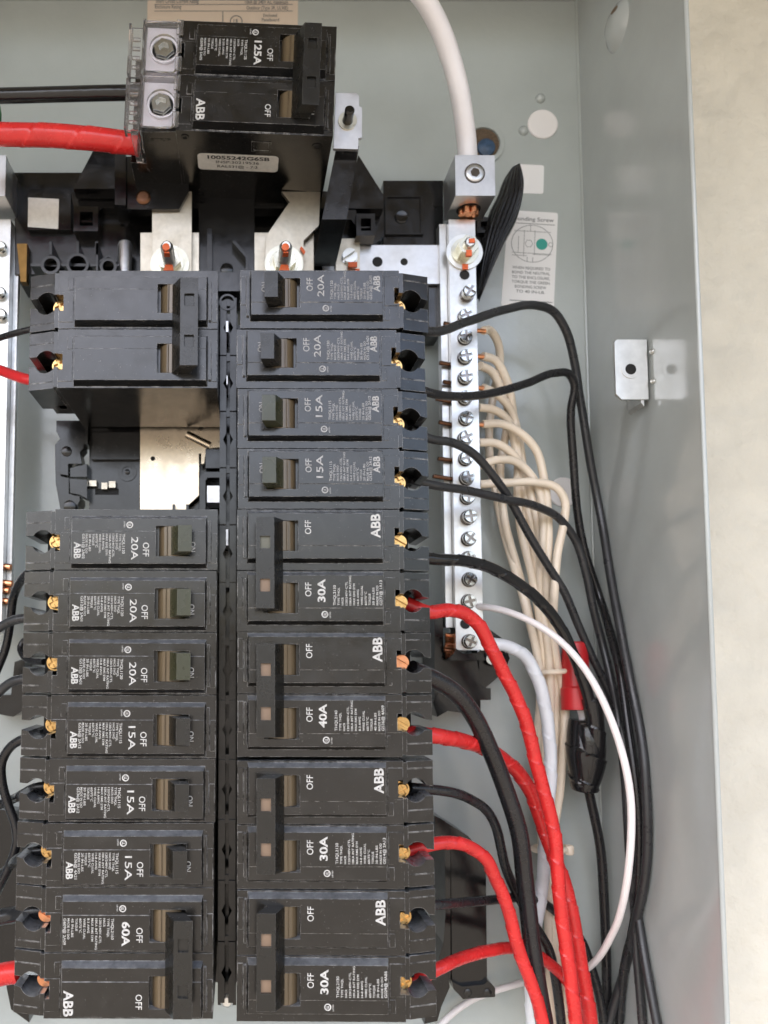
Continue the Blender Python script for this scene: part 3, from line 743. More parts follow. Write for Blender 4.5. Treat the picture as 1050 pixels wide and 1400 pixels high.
cl = MB(); c = P(174, 645, 2.6); cl.ring((c.x, 2.62, c.z), (0,-1,0), .10, .185, .02, 28); part(bs, 'boss', cl, M['black'])
part(bs, 'boss', MB().lathe((c.x, 2.62, c.z), (0,-1,0), [(.05, 0), (.05, .035), (.03, .04)], 16), M['black'])
# hooks left of the slot
pp_part('hook_rail', [(77, 575), (120, 575), (120, 607), (114, 607), (114, 612), (109, 618), (112, 634), (93, 634), (93, 650), (82, 648), (82, 600), (77, 590)], 2.30, 2.74, M['black'])
pp_part('hook_rail', [(75, 608), (82, 600), (83, 651), (94, 653), (94, 675), (109, 678), (109, 685), (106, 690), (108, 705), (84, 705), (76, 660)], 2.42, 3.0, M['black'])
pp_part('hook_rail', [(96, 640), (119, 634), (119, 652), (96, 652)], 2.36, 2.74, M['black'])
pp_part('hook_block', [(95, 654), (119, 656), (119, 682), (108, 676), (96, 674)], 2.32, 2.74, M['black'])
for (x, y, r) in ((91, 617, .10), (95, 692, .115)):
    c = P(x, y, 2.29); part(bs, 'rivet', MB().lathe((c.x, 2.32, c.z), (0,-1,0), [(r, 0), (r, .035), (r-.02, .045)], 20), M['black'])
for (x0, x1, y0, y1, m_) in ((122, 132, 657, 665, 'bus'), (139, 147, 660, 669, 'bus'), (149, 158, 658, 667, 'bus')):
    a, b_ = P(x0, y0, 2.5), P(x1, y1, 2.5); part(bs, 'clip_tab', MB().box(a.x, b_.x, 2.48, 2.61, b_.z, a.z), M[m_])
a, b_ = P(130, 668, 2.6), P(162, 676, 2.6); part(bs, 'clip_slot', MB().box(a.x, b_.x, 2.606, 2.615, b_.z, a.z), M['hole'])
# right of the slot: stab blocks
pp_part('stab_block', [(281, 614), (316, 614), (316, 640), (281, 640)], 2.0, 2.7, M['black'])
pp_part('stab_frame', [(273, 652), (280, 645), (316, 645), (316, 653), (284, 653), (281, 657), (281, 705), (273, 705)], 1.95, 2.7, M['black'])
pp_part('stab', [(283, 664), (316, 664), (316, 687), (283, 687)], 2.02, 2.6, M['tin'], 'bright metal bus stab beside the empty slot')
a, b_ = P(236, 690, 2.3), P(258, 702, 2.3); part(bs, 'stab_clip', MB().cells([a.x, a.x+.05, b_.x-.05, b_.x], [b_.z-.2, b_.z, a.z], lambda i, j: 2.25 if not (i == 1 and j == 1) else None, 2.44), M['black'])

# --- top: bus straps, studs, housings
def strap(lst, Y, Yb, m, label=None): return pp_part('bus_strap', lst, Y, Yb, m, label)
strap([(208, 262), (262, 262), (262, 376), (208, 376)], 1.95, 2.05, M['bus'], 'flat metal bus strap under the left stud')
strap([(385, 262), (438, 262), (436, 308), (415, 329), (415, 376), (361, 376), (364, 322), (396, 276)], 1.95, 2.05, M['bus'], 'angled metal bus strap under the right stud')
for (x0, x1) in ((192, 272), (348, 429)):
    pp_part('bus_plate', [(x0, 318), (x1, 318), (x1, 380), (x0, 380)], 2.12, 2.25, M['bus'])
for (x, y) in ((232.5, 362), (388, 362)):
    c = P(x, y, 1.95)
    t_ = MB().ring((c.x, 1.95, c.z), (0,-1,0), .12, .37, .05, 40); wsh = part(bs, 'washer', t_, M['zincy'])
    part(bs, 'nut', MB().cyl((c.x, 1.90, c.z), (0,-1,0), .225, .20, 6).ring((c.x, 1.90, c.z), (0,-1,0), .2, .27, .03, 30), M['zincy'], sub=wsh)
    sm = MB(); prof = [(.115, 0)]
    for k in range(15): prof += [(.118, .25+k*.03), (.104, .265+k*.03)]
    prof += [(.10, .72), (.075, .75)]
    sm.lathe((c.x, 1.95, c.z), (0,-1,0), prof, 20); stud = part(bs, 'stud', sm, M['zinc'])
    # torque paint stripe: dab on the tip, the thread and the nut
    tp = MB(); tp.lathe((c.x-.01, 1.26, c.z-.03), (0,-1,0), [(.075, 0), (.07, .06), (.04, .068)], 10); tp.hexa([(c.x-.05, 1.25, c.z-.122), (c.x+.05, 1.25, c.z-.122), (c.x+.04, 1.25, c.z-.08), (c.x-.04, 1.25, c.z-.08)], [(c.x-.06, 1.40, c.z-.122), (c.x+.05, 1.40, c.z-.122), (c.x+.05, 1.40, c.z-.08), (c.x-.05, 1.40, c.z-.08)])
    tp.hexa([(c.x-.10, 1.68, c.z-.24), (c.x+.09, 1.68, c.z-.24), (c.x+.07, 1.68, c.z-.13), (c.x-.07, 1.68, c.z-.13)], [(c.x-.11, 1.74, c.z-.25), (c.x+.10, 1.74, c.z-.25), (c.x+.07, 1.74, c.z-.12), (c.x-.07, 1.74, c.z-.12)])
    part(bs, 'torque_mark', tp, M['torque'], sub=stud)
c = P(412, 340, 1.89); part(bs, 'torque_mark', MB().hexa([(c.x-.03, 1.885, c.z), (c.x+.05, 1.885, c.z-.12), (c.x+.08, 1.885, c.z-.06), (c.x+.0, 1.885, c.z+.05)], [(c.x-.03, 1.9, c.z), (c.x+.05, 1.9, c.z-.12), (c.x+.08, 1.9, c.z-.06), (c.x+.0, 1.9, c.z+.05)]), M['torque'])
pp_part('centre_housing', [(272, 270), (348, 270), (348, 398), (272, 398)], 2.3, 2.8, M['black'])
pp_part('centre_housing', [(283, 312), (290, 312), (290, 378), (283, 378)], 2.05, 2.29, M['black'])
pp_part('centre_housing', [(317, 330), (321, 328), (340, 350), (340, 372), (336, 372), (336, 352)], 2.05, 2.29, M['black'])
c = P(310, 368, 2.28); part(bs, 'boss', MB().lathe((c.x, 2.31, c.z), (0,-1,0), [(.125, 0), (.125, .03), (.11, .04)], 24), M['black'])
pp_part('cross_bar', [(170, 240), (450, 262), (450, 285), (170, 285)], 2.5, 2.8, M['black'])
pp_part('cross_bar', [(300, 372), (326, 372), (326, 398), (300, 398)], 1.6, 2.29, M['black'])
pp_part('backing', [(165, 262), (452, 262), (452, 400), (165, 400)], 3.0, 3.9, M['black'])
# top left housing
pp_part('housing', [(20, 236), (165, 236), (165, 310), (192, 310), (192, 375), (20, 375)], 2.80, 3.9, M['black'])
pp_part('gusset', [(128, 205), (157, 205), (157, 258), (100, 258)], 2.15, 2.5, M['black'])
pp_part('post', [(157, 210), (172, 210), (172, 280), (157, 280)], 1.75, 2.4, M['black'])
pp_part('main_bracket', [(172, 214), (258, 214), (258, 262), (245, 286), (174, 286)], 1.85, 2.0, M['black'])
c = P(196, 270, 1.84); sm = MB().lathe((c.x, 1.86, c.z), (0,-1,0), [(.14, 0), (.14, .03), (.10, .06)], 24); part(bs, 'screw', sm, M['copperd'])
pp_part('label_pad', [(38, 258), (97, 258), (97, 314), (38, 314)], 2.66, 2.79, M['black'])
pp_part('sticker', [(38.5, 270), (80.5, 272), (79.5, 313), (38, 310)], 2.645, 2.655, M['label_grey'], 'small square grey-white sticker on black housing')
def socket(x0, x1, y0, y1, Y):
    a, b_ = P(x0, y0, Y), P(x1, y1, Y); w_ = b_.x-a.x; h_ = a.z-b_.z
    m = MB().cells([a.x, a.x+.25*w_, a.x+.78*w_, b_.x], [b_.z, b_.z+.22*h_, b_.z+.46*h_, b_.z+.53*h_, b_.z+.78*h_, a.z],
                   lambda i, j: Y+.3 if (i == 1 and j in (1, 3)) else (Y+.1 if (i == 1 and j == 2) else Y), Y+.35)
    return part(bs, 'clip_socket', m, M['black'])
socket(101, 134, 282, 316, 2.45); socket(487, 513, 292, 322, 2.5)
pp_part('housing_step', [(97, 262), (157, 262), (157, 284), (140, 284), (134, 290), (134, 282), (100, 282)], 2.55, 2.79, M['black'])
for (x, y, r0, r1) in ((69, 362, .13, .19), (106, 361, .165, .22), (148, 364, .11, .165)):
    c = P(x, y, 2.2); part(bs, 'tube_boss', MB().ring((c.x, 2.2, c.z), (0,1,0), r0, r1, .65, 32), M['black'])
    part(bs, 'tube_bore', MB().cyl((c.x, 2.55, c.z), (0,1,0), r0+.002, .02, 24), M['hole'])
for x in (69, 106, 132):
    pp_part('tube_web', [(x-2, 330), (x+2, 330), (x+2, 348), (x-2, 348)], 2.25, 2.81, M['black'])
pp_part('tube_web', [(42, 360), (165, 360), (165, 364), (42, 364)], 2.35, 2.81, M['black'])
pp_part('tube_web', [(131, 332), (134, 332), (134, 370), (131, 370)], 2.25, 2.81, M['black'])
pp_part('tube_web', [(136, 356), (148, 348), (160, 356), (160, 359), (148, 351), (136, 359)], 2.3, 2.81, M['black'])
c0, c1 = P(170, 372, 2.4), P(170, 330, 2.4)
part(bs, 'pin', MB().lathe((c0.x, 2.45, c0.z-.1), (0,0,1), [(.14, 0), (.14, c1.z-c0.z+.05), (.12, c1.z-c0.z+.1)], 24), M['tin'], 'bright round metal pin beside the tube bosses')
pp_part('brass_bar', [(23, 333), (37, 333), (36, 385), (28, 385)], 2.6, 2.79, M['brassd'], 'dull brass bar at the left edge of the housing')
# top right: neutral strap, housings
pp_part('housing', [(524, 247), (606, 247), (606, 336), (524, 336)], 3.35, 3.9, M['black'])
a, b_ = P(526, 268, 3.3), P(579, 321, 3.3)
part(bs, 'embossed_frame', MB().cells([a.x, a.x+.05, b_.x-.06, b_.x], [b_.z, b_.z+.03, a.z-.03, a.z], lambda i, j: 3.28 if (i in (0, 2) or j in (0, 2)) else 3.32, 3.36), M['black'])
c = P(549, 296, 3.3); part(bs, 'boss', MB().lathe((c.x, 3.33, c.z), (0,-1,0), [(.145, 0), (.145, .03), (.12, .045), (.06, .035)], 24), M['black'])
c = P(596, 280, 3.33); part(bs, 'boss', MB().lathe((c.x, 3.36, c.z), (0,-1,0), [(.05, 0), (.045, .03)], 14), M['black'])
pp_part('gusset', [(490, 212), (524, 266), (524, 285), (470, 285), (482, 240)], 2.6, 2.9, M['black'])
pp_part('housing', [(438, 285), (524, 268), (524, 322), (514, 333), (438, 333)], 2.95, 3.9, M['black'])
pp_part('housing_step', [(466, 287), (487, 287), (487, 310), (480, 300), (466, 300)], 2.6, 2.94, M['black'])
# clip bracket with black stud, on a post
pp_part('post', [(460, 200), (491, 200), (474, 300), (440, 300)], .75, 2.5, M['black'])
ck = pp_part('clip_plate', [(459, 127), (487, 127), (491, 131), (491, 145), (495, 147), (495, 188), (490, 189), (490, 204), (456, 203)], .55, .62, M['tin'], 'bright tinned clip plate beside the main breaker')
c = P(475, 166, .55)
part(bs, 'clip_washer', MB().ring((c.x, .55, c.z), (0,-1,0), .09, .165, .03, 28), M['zincy'], sub=ck)
part(bs, 'clip_stud', MB().lathe((c.x, .55, c.z), (0,-1,0), [(.10, 0), (.085, .10), (.085, .30), (.06, .33)], 18), M['black'], sub=ck)
ns = pp_part('neutral_strap', [(441, 335), (612, 335), (612, 388), (441, 388)], 2.90, 2.98, M['tin'], 'wide bright metal strap leading to the neutral bar')
for (x, y, r) in ((516, 358, .105), (552.5, 358, .075)):
    c = P(x, y, 2.9); part(bs, 'strap_hole', MB().cyl((c.x, 2.901, c.z), (0,-1,0), r, .004, 24), M['hole'], sub=ns)
pp_part('strap_tab', [(459, 326), (492, 326), (492, 372), (459, 372)], 2.78, 2.86, M['bus'], sub=ns)
c = P(478, 351, 2.75); sm = MB()
sm.cyl((c.x, 2.8, c.z), (0,-1,0), .165, .03, 28)
for sgn in (0, 1):
    pts = [(c.x+.15*math.cos(t), c.z+.15*math.sin(t)) for t in [math.radians(125+180*sgn)+math.radians(-80+160*i/12) for i in range(13)]]
    sm.prism(pts, 2.68, 2.775)
part(bs, 'screw', sm, M['zinc'], 'slotted zinc screw on the strap tab', sub=ns)
c = P(483, 361, 2.67); part(bs, 'torque_mark', MB().box(c.x-.10, c.x+.08, 2.66, 2.70, c.z-.06, c.z+.04).box(c.x+.05, c.x+.14, 2.74, 2.79, c.z-.24, c.z-.06), M['torque'], sub=ns)
pp_part('housing', [(586, 388), (607, 388), (607, 450), (586, 450)], 3.0, 3.9, M['black'])

# --- lower right support leg
lr = bs; bodyp = part(lr, 'support_foot', MB().prism(pxpoly([(616, 1128), (640, 1143), (664, 1170), (666, 1343), (618, 1348)], 2.9), 2.9, 3.9), M['black'])
part(lr, 'leg', MB().prism(pxpoly([(594, 1115), (604, 1120), (616, 1128), (616, 1345), (612, 1330), (606, 1290), (609, 1250), (608, 1160), (596, 1160)], 2.75), 2.75, 3.9), M['black'])
part(lr, 'leg', MB().prism(pxpoly([(590, 1340), (606, 1290), (615, 1350), (604, 1375), (598, 1396), (580, 1400)], 2.75), 2.75, 3.9), M['black'])
ft = part(lr, 'support_foot', MB().prism(pxpoly([(618, 1342), (632, 1349), (662, 1346), (667, 1341), (673, 1346), (677, 1351), (677, 1363), (633, 1366), (620, 1352)], 2.8), 2.8, 3.9), M['black'])
for (x, y) in ((640, 1357.5), (667, 1357.5)):
    c = P(x, y, 2.79); part(lr, 'rivet', MB().lathe((c.x, 2.81, c.z), (0,-1,0), [(.075, 0), (.075, .025), (.06, .035)], 20), M['handle'], sub=ft)

# ------------------------------------------------------------------ right neutral bar
YN = 2.6
bt, bb_ = P(636, 300, YN), P(640, 889, YN)
xl, xr = P(618.5, 600, YN).x, P(655.5, 600, YN).x
nb = thing('neutral_bar', 'long aluminium neutral bar with steel screws and white cable lug', 'terminal bar', (xl, YN+.4, bb_.z))
part(nb, 'bar', MB().box(xl, xr, YN, YN+.42, bb_.z, bt.z), M['alu'])
xl2 = P(605, 600, YN+.2).x
z_c = P(610, 858, YN+.2).z
part(nb, 'bar_ledge', MB().box(xl2, xl-.006, YN+.18, YN+.42, z_c, bt.z), M['alu'])
def bar_screw(x, y, tall=0, m='steel'):
    c = P(x, y, YN-.10); r = .132; mb2 = MB()
    mb2.lathe((c.x, YN+.01, c.z), (0,-1,0), [(r*.9, 0), (r*.9, .05+tall), (r, .055+tall), (r, .11+tall), (r-.02, .13+tall), (r*.55, .13+tall)], 22)
    yb = YN-.118-tall
    a = random.uniform(0, 3.1); g_ = .026
    for q in range(4):       # four quadrants leave the cross-shaped driver slot
        a0 = a+q*math.pi/2; rr = r-.016
        ux, uz = math.cos(a0), math.sin(a0); wx, wz = -uz, ux
        pts = [(c.x+(ux+wx)*g_, c.z+(uz+wz)*g_)]
        t0 = math.asin(g_/rr)
        for i in range(7):
            t = t0+(math.pi/2-2*t0)*i/6; pts.append((c.x+rr*(ux*math.cos(t)+wx*math.sin(t)), c.z+rr*(uz*math.cos(t)+wz*math.sin(t))))
        mb2.prism(pts, yb-.045, yb+.02)
    so = part(nb, 'screw', mb2, M[m])
    part(nb, 'screw_slot', MB().cyl((c.x, yb-.012, c.z), (0,-1,0), r-.03, .003, 16), M['steeld'], sub=so)
    part(nb, 'screw_skirt', MB().ring((c.x, YN-.001, c.z), (0,-1,0), r*.92, r*1.12, .014, 22), M['steeld'], sub=so)
    return so

for i, (x, y) in enumerate([(640, 401), (637, 431), (637, 460), (637, 487), (637, 515), (637, 543), (638, 571), (637, 598), (638, 626), (639, 653), (640, 679), (641, 707), (642, 736), (641, 763), (643, 792), (642, 822), (643, 877)]):
    bar_screw(x, y, .10 if i in (0, 11) else random.uniform(0, .04))
for (x, y) in ((635, 376), (636, 853)):
    c = P(x, y, YN); part(nb, 'screw_hole', MB().cyl((c.x, YN+.001, c.z), (0,-1,0), .10, .004, 20), M['hole'])
    part(nb, 'screw_hole', MB().ring((c.x, YN+.001, c.z), (0,-1,0), .10, .112, .008, 20), M['alu'])
# lug block
YL = 2.0
l0, l1 = P(622, 212, YL), P(677.5, 267.5, YL)
lug = part(nb, 'lug', MB().box(l0.x, l1.x, YL, YL+.92, l1.z, l0.z), M['tin'], 'square aluminium lug clamping the white cable')
c = P(649, 237, YL)
part(nb, 'screw_groove', MB().ring((c.x, YL-.001, c.z), (0,-1,0), .175, .20, .004, 32), M['steeld'], sub=lug)
sk = MB().lathe((c.x, YL, c.z), (0,-1,0), [(.172, 0), (.172, .02), (.15, .035), (.10, .035)], 32)
part(nb, 'set_screw', sk, M['tin'], sub=lug)
part(nb, 'hex_socket', MB().cyl((c.x, YL-.03, c.z), (0,-1,0), .095, .009, 6), M['steeld'], sub=lug)
cb = Vector(((l0.x+l1.x)/2, YL+.50, l1.z))
part(nb, 'lug_bore', MB().cyl((cb.x, cb.y, cb.z+.001), (0,0,-1), .235, .006, 28), M['hole'], sub=lug)
cs = MB()
for i in range(7):
    a = 2*math.pi*i/6; rr = 0 if i == 6 else .135
    cs.cyl((cb.x+rr*math.cos(a), cb.y+rr*math.sin(a), cb.z+.05), (0,0,-1), .068, .16+.03*random.random(), 10)
part(nb, 'copper_strands', cs, M['copper'], 'cut copper strands below the lug', sub=lug)
# flange bolt below the lug
c = P(635.5, 344, YN-.05)
wsh = part(nb, 'washer', MB().ring((c.x, YN, c.z), (0,-1,0), .12, .36, .045, 40), M['zinc'])
part(nb, 'nut', MB().cyl((c.x, YN-.04, c.z), (0,-1,0), .20, .30, 6).ring((c.x, YN-.045, c.z), (0,-1,0), .15, .27, .04, 30), M['zincy'], sub=wsh)
part(nb, 'stud', MB().lathe((c.x, YN-.3, c.z), (0,-1,0), [(.105, 0), (.105, .12), (.08, .15)], 20), M['zinc'], sub=wsh)
tm = MB(); tm.box(c.x-.03, c.x+.08, YN-.475, YN-.44, c.z-.03, c.z+.05); tm.box(c.x-.06, c.x+.05, YN-.36, YN-.30, c.z-.24, c.z-.12); tm.box(c.x-.055, c.x+.055, YN-.07, YN-.04, c.z-.37, c.z-.25)
part(nb, 'torque_mark', tm, M['torque'], sub=wsh)
# bare wire ends poking out on the left of the bar
for (y, x0, m_) in ((443, 607, 'copperd'), (497, 601, 'copperd'), (523, 606, 'copperd'), (546, 596, 'copperd'), (578, 600, 'copperd'), (628, 599, 'copperd'), (652, 592, 'copperd')):
    a = P(x0, y-1, YN+.05); b_ = P(625, y+random.uniform(1, 6), YN+.12)
    t_ = MB(); tube(t_, [a, (a+b_)/2, b_], .042, 10); part(nb, 'wire_end', t_, M[m_])
# plastic foot of the bar
ft = part(nb, 'end_holder', MB().prism(pxpoly([(616, 900), (624, 887), (633, 893), (652, 893), (657, 888), (663, 900), (663, 903), (616, 903)], 2.45), 2.45, 3.3), M['black'])
part(nb, 'end_holder', MB().prism(pxpoly([(606, 903), (652, 903), (660, 940), (671, 941), (671, 957), (657, 957), (657, 975), (650, 977), (612, 972), (598, 980), (592, 960), (606, 935)], 2.95), 2.95, 3.9), M['black'], sub=ft)
part(nb, 'end_holder', MB().prism(pxpoly([(655, 850), (687, 873), (697, 900), (690, 918), (662, 942), (655, 930)], 3.3), 3.3, 3.9), M['black'], sub=ft)
part(nb, 'end_holder', MB().prism(pxpoly([(594, 845), (606, 843), (606, 935), (594, 955)], 2.9), 2.9, 3.9), M['black'], sub=ft)
c = P(672, 901, 3.2); part(nb, 'screw', MB().lathe((c.x, 3.3, c.z), (0,-1,0), [(.15, 0), (.15, .06), (.11, .12), (.05, .12)], 22), M['steel'])
st_ = MB()
for i in range(8):
    y = 868+i*4.3; a = P(608+random.uniform(-1, 2), y, 2.75+random.uniform(-.05, .05)); b_ = P(622, y+1, 2.8); tube(st_, [a, (a+b_)/2, b_], .036, 8)
part(nb, 'copper_strands', st_, M['copper'], 'fanned copper strands at the bottom of the bar')
# black ribbed flap beside the lug
fp = MB()
left = [(699, 230), (689, 245), (680, 268), (668, 293), (660, 325), (655, 360), (652, 405)]
right = [(711, 224), (716, 246), (714, 272), (708, 295), (690, 332), (672, 372), (655, 412)]
lp = spline([P(x, y, 2.95-.0*i) for i, (x, y) in enumerate(left)], .06); rp = spline([P(x, y, 2.55+.05*i) for i, (x, y) in enumerate(right)], .06)
nn = 60; nw = 64
def samp(c_, t): f_ = t*(len(c_)-1); i = min(int(f_), len(c_)-2); return c_[i].lerp(c_[i+1], f_-i)
V = []
for i in range(nn+1):
    a, b_ = samp(lp, i/nn), samp(rp, i/nn)
    for j in range(nw+1):
        t = j/nw; q = a.lerp(b_, t); e = math.sin(math.pi*t)**.5*math.sin(math.pi*min(1, max(0, .02+i/nn*.96)))**.4
        q = q+Vector((0, -.16*e-.018*e*math.sin(t*42+i*.02+.5*math.sin(i*.09)), 0)); V.append(q)
fr = len(V); V2 = [v+Vector((.02, .10, 0)) for v in V]
ix = lambda i, j: i*(nw+1)+j
fs = [(ix(i, j), ix(i, j+1), ix(i+1, j+1), ix(i+1, j)) for i in range(nn) for j in range(nw)]
fs += [tuple(fr+k for k in reversed(f_)) for f_ in fs]
for i in range(nn):
    for j in (0, nw): fs.append((ix(i, j), ix(i+1, j), fr+ix(i+1, j), fr+ix(i, j)))
for j in range(nw):
    for i in (0, nn): fs.append((ix(i, j), ix(i, j+1), fr+ix(i, j+1), fr+ix(i, j)))
fp.add(V+V2, fs)
solo('tape_flap', fp, M['tape_black'], 'shiny black ribbed flap leaning out beside the cable lug', 'tape', smooth=60)
part(nb, 'standoff', MB().prism(pxpoly([(652, 290), (664, 300), (668, 345), (660, 385), (652, 410), (645, 410), (645, 290)], 3.05), 3.05, 3.95), M['black'])
part(nb, 'standoff_clip', MB().prism(pxpoly([(652, 296), (668, 297), (668, 302), (657, 303), (657, 314), (668, 314), (668, 318), (652, 318)], 2.9), 2.9, 3.04), M['black'])

# ------------------------------------------------------------------ wires on the right
def wire(name, pts, wpx, m, label, cat='wire', group=None, tape=None, seg=14, wob=.012):
    """wpx: apparent thickness in pixels at mean depth"""
    q = []
    for (x, y, Y) in pts:
        while P(x, y, Y).x > 7.56: Y -= .02        # stay inside the side wall
        q.append((x, y, Y))
    pts = q
    Ym = sum(p[2] for p in pts)/len(pts); r = wpx/2/(F_PX/(13.2+Ym))
    t_ = MB(); tube(t_, px_path(pts), r, seg, .10, tape, wob=wob)
    return solo(name, t_, M[m], label, cat, group, smooth=50 if not tape else 22)
GB = 'black wires leaving the right column'
wire('black_wire', [(560, 447, .8), (585, 453, 1.0), (640, 440, 1.7), (690, 424, 2.2), (730, 417.5, 2.5), (755, 425, 2.7), (775, 453, 2.9), (787, 495, 3.1), (793, 540, 3.2), (803, 610, 3.3), (817, 690, 3.35), (832, 770, 3.4), (849, 860, 3.4), (862, 930, 3.4), (872, 990, 3.4), (881, 1060, 3.35), (885.5, 1130, 3.3), (883, 1190, 3.25), (871, 1260, 3.2), (853, 1325, 3.2), (836, 1385, 3.2), (826, 1425, 3.2)], 12, 'wire_grey', 'dark wire from the topmost right breaker, arching over the bonding sticker', group=GB)
wire('black_wire', [(560, 527, .8), (585, 536, 1.0), (630, 541, 1.5), (680, 536, 2.0), (720, 525, 2.4), (758, 511, 2.7), (776, 511.5, 2.8), (784, 524, 2.9), (780.5, 560, 3.05), (783, 620, 3.2), (791, 700, 3.35), (803, 765, 3.45), (818, 815, 3.5), (832, 860, 3.5), (847, 920, 3.55), (858, 985, 3.55), (868, 1050, 3.55), (874, 1120, 3.5), (874, 1190, 3.5), (866, 1260, 3.5), (855, 1320, 3.45), (848, 1380, 3.4), (845, 1425, 3.4)], 11.5, 'wire_black', 'black wire from the second right breaker, kinked sharply downward beside the side wall', group=GB)
wire('black_wire', [(560, 588, .8), (588, 600, 1.0), (620, 606, 1.3), (648, 622, 1.6), (672, 650, 1.9), (695, 682, 2.2), (722, 728, 2.5), (748, 770, 2.7), (772, 808, 2.85), (793, 858, 3.0), (812, 905, 3.1), (833, 950, 3.25), (848, 992, 3.4), (858, 1050, 3.6), (864, 1120, 3.7), (866, 1200, 3.75), (869, 1290, 3.75), (875, 1360, 3.75), (880, 1425, 3.75)], 11.5, 'wire_grey', 'dark wire from the third right breaker, sloping diagonally across the beige wires', group=GB)
wire('black_wire', [(560, 655, .8), (590, 663, 1.0), (640, 671, 1.5), (690, 682, 2.0), (735, 692, 2.5), (765, 708, 2.8), (786, 738, 3.0), (800, 785, 3.1), (810, 830, 3.2), (822, 875, 3.3), (836, 930, 3.45), (847, 985, 3.6), (853, 1050, 3.75), (857, 1120, 3.8), (863, 1200, 3.8), (874, 1270, 3.8), (888, 1340, 3.8), (903, 1425, 3.8)], 11.5, 'wire_grey', 'dark wire from the fourth right breaker, curving over past the lower white plug', group=GB)
wire('black_cable', [(560, 757, .8), (588, 763, .95), (635, 766, 1.3), (675, 777, 1.7), (712, 800, 2.0), (742, 828, 2.3), (766, 860, 2.5), (784, 897, 2.6), (798, 935, 2.65), (808, 970, 2.7), (813, 1005, 2.75), (810, 1040, 2.85)], 15, 'tape_black', 'glossy black tape-wrapped cable curving down to the red connector', 'cable', tape=(.6, .16))
wire('black_cable', [(562, 915, .7), (592, 928, .9), (620, 945, 1.1), (648, 980, 1.4), (670, 1025, 1.6), (692, 1085, 1.8), (711, 1145, 1.9), (720, 1215, 2.0), (727, 1285, 2.0), (735, 1345, 2.0), (748, 1420, 2.0)], 24, 'wire_black', 'thick black cable from the 40A breaker sweeping downward', 'cable', seg=22)
wire('black_wire', [(560, 1077, .7), (592, 1080, .9), (618, 1084, 1.1), (643, 1093, 1.5), (664, 1107, 1.8), (677, 1130, 2.05), (684, 1156, 2.2), (691, 1183, 2.35), (704, 1214, 2.5), (717, 1240, 2.6), (733, 1268, 2.7), (751, 1300, 2.75), (759, 1333, 2.8), (764, 1367, 2.8), (769, 1420, 2.8)], 13, 'wire_black', 'black wire from the 30A breaker below the 40A, passing behind the thick cable', group=GB)
wire('black_wire', [(560, 1238, .7), (594, 1237, .9), (640, 1233, 1.6), (680, 1229, 2.2), (716, 1227, 2.8), (743, 1235, 3.1), (762, 1250, 3.2), (780, 1267, 3.25), (796, 1289, 3.25), (809, 1322, 3.2), (820, 1360, 3.2), (828, 1420, 3.2)], 12, 'wire_black', 'black wire running level from the bottom right 30A breaker', group=GB)
GRD = 'red taped cables leaving the right column'; TP = (.58, .20)
wire('red_cable', [(555, 825, .85), (588, 836, .85), (612, 833, 1.0), (633, 838, 1.15), (652, 853, 1.3), (666, 877, 1.4), (686, 915, 1.55), (705, 953, 1.65), (720, 990, 1.7), (733, 1037, 1.75), (747, 1090, 1.8), (757, 1140, 1.85), (761, 1189, 1.85), (767, 1248, 1.85), (775, 1307, 1.85), (784, 1366, 1.85), (793, 1425, 1.85)], 17.5, 'tape_red', 'red spiral-taped cable from the upper right 30A breaker arching over the bar end', 'cable', GRD, tape=TP)
wire('red_cable', [(555, 1003, .85), (592, 1006, .9), (620, 1010, 1.2), (652, 1018, 1.7), (682, 1033, 2.1), (708, 1056, 2.3), (726, 1083, 2.35), (741, 1122, 2.4), (756, 1165, 2.4), (771, 1210, 2.35), (783, 1263, 2.3), (794, 1322, 2.3), (804, 1381, 2.3), (810, 1425, 2.3)], 19, 'tape_red', 'red spiral-taped cable from the 40A breaker, passing behind the thick black cable', 'cable', GRD, tape=TP)
wire('red_cable', [(553, 1165, .85), (594, 1155, .9), (620, 1153, 1.05), (644, 1160, 1.2), (664, 1175, 1.35), (678, 1201, 1.5), (691, 1228, 1.6), (700, 1258, 1.65), (707, 1289, 1.7), (718, 1322, 1.75), (732, 1360, 1.8), (748, 1425, 1.8)], 16.5, 'tape_red', 'red spiral-taped cable from the 30A breaker below the 40A, crossing the black support foot', 'cable', GRD, tape=TP)
wire('red_cable', [(553, 1348, .85), (598, 1326, .9), (635, 1310, 1.5), (669, 1300, 2.0), (697, 1295.5, 2.3), (724, 1299, 2.55), (748, 1314, 2.7), (768, 1333, 2.8), (790, 1370, 2.85), (802, 1425, 2.85)], 15.5, 'tape_red', 'red taped cable from the bottom right breaker, rising toward the others', 'cable', GRD, tape=(.5, .06))
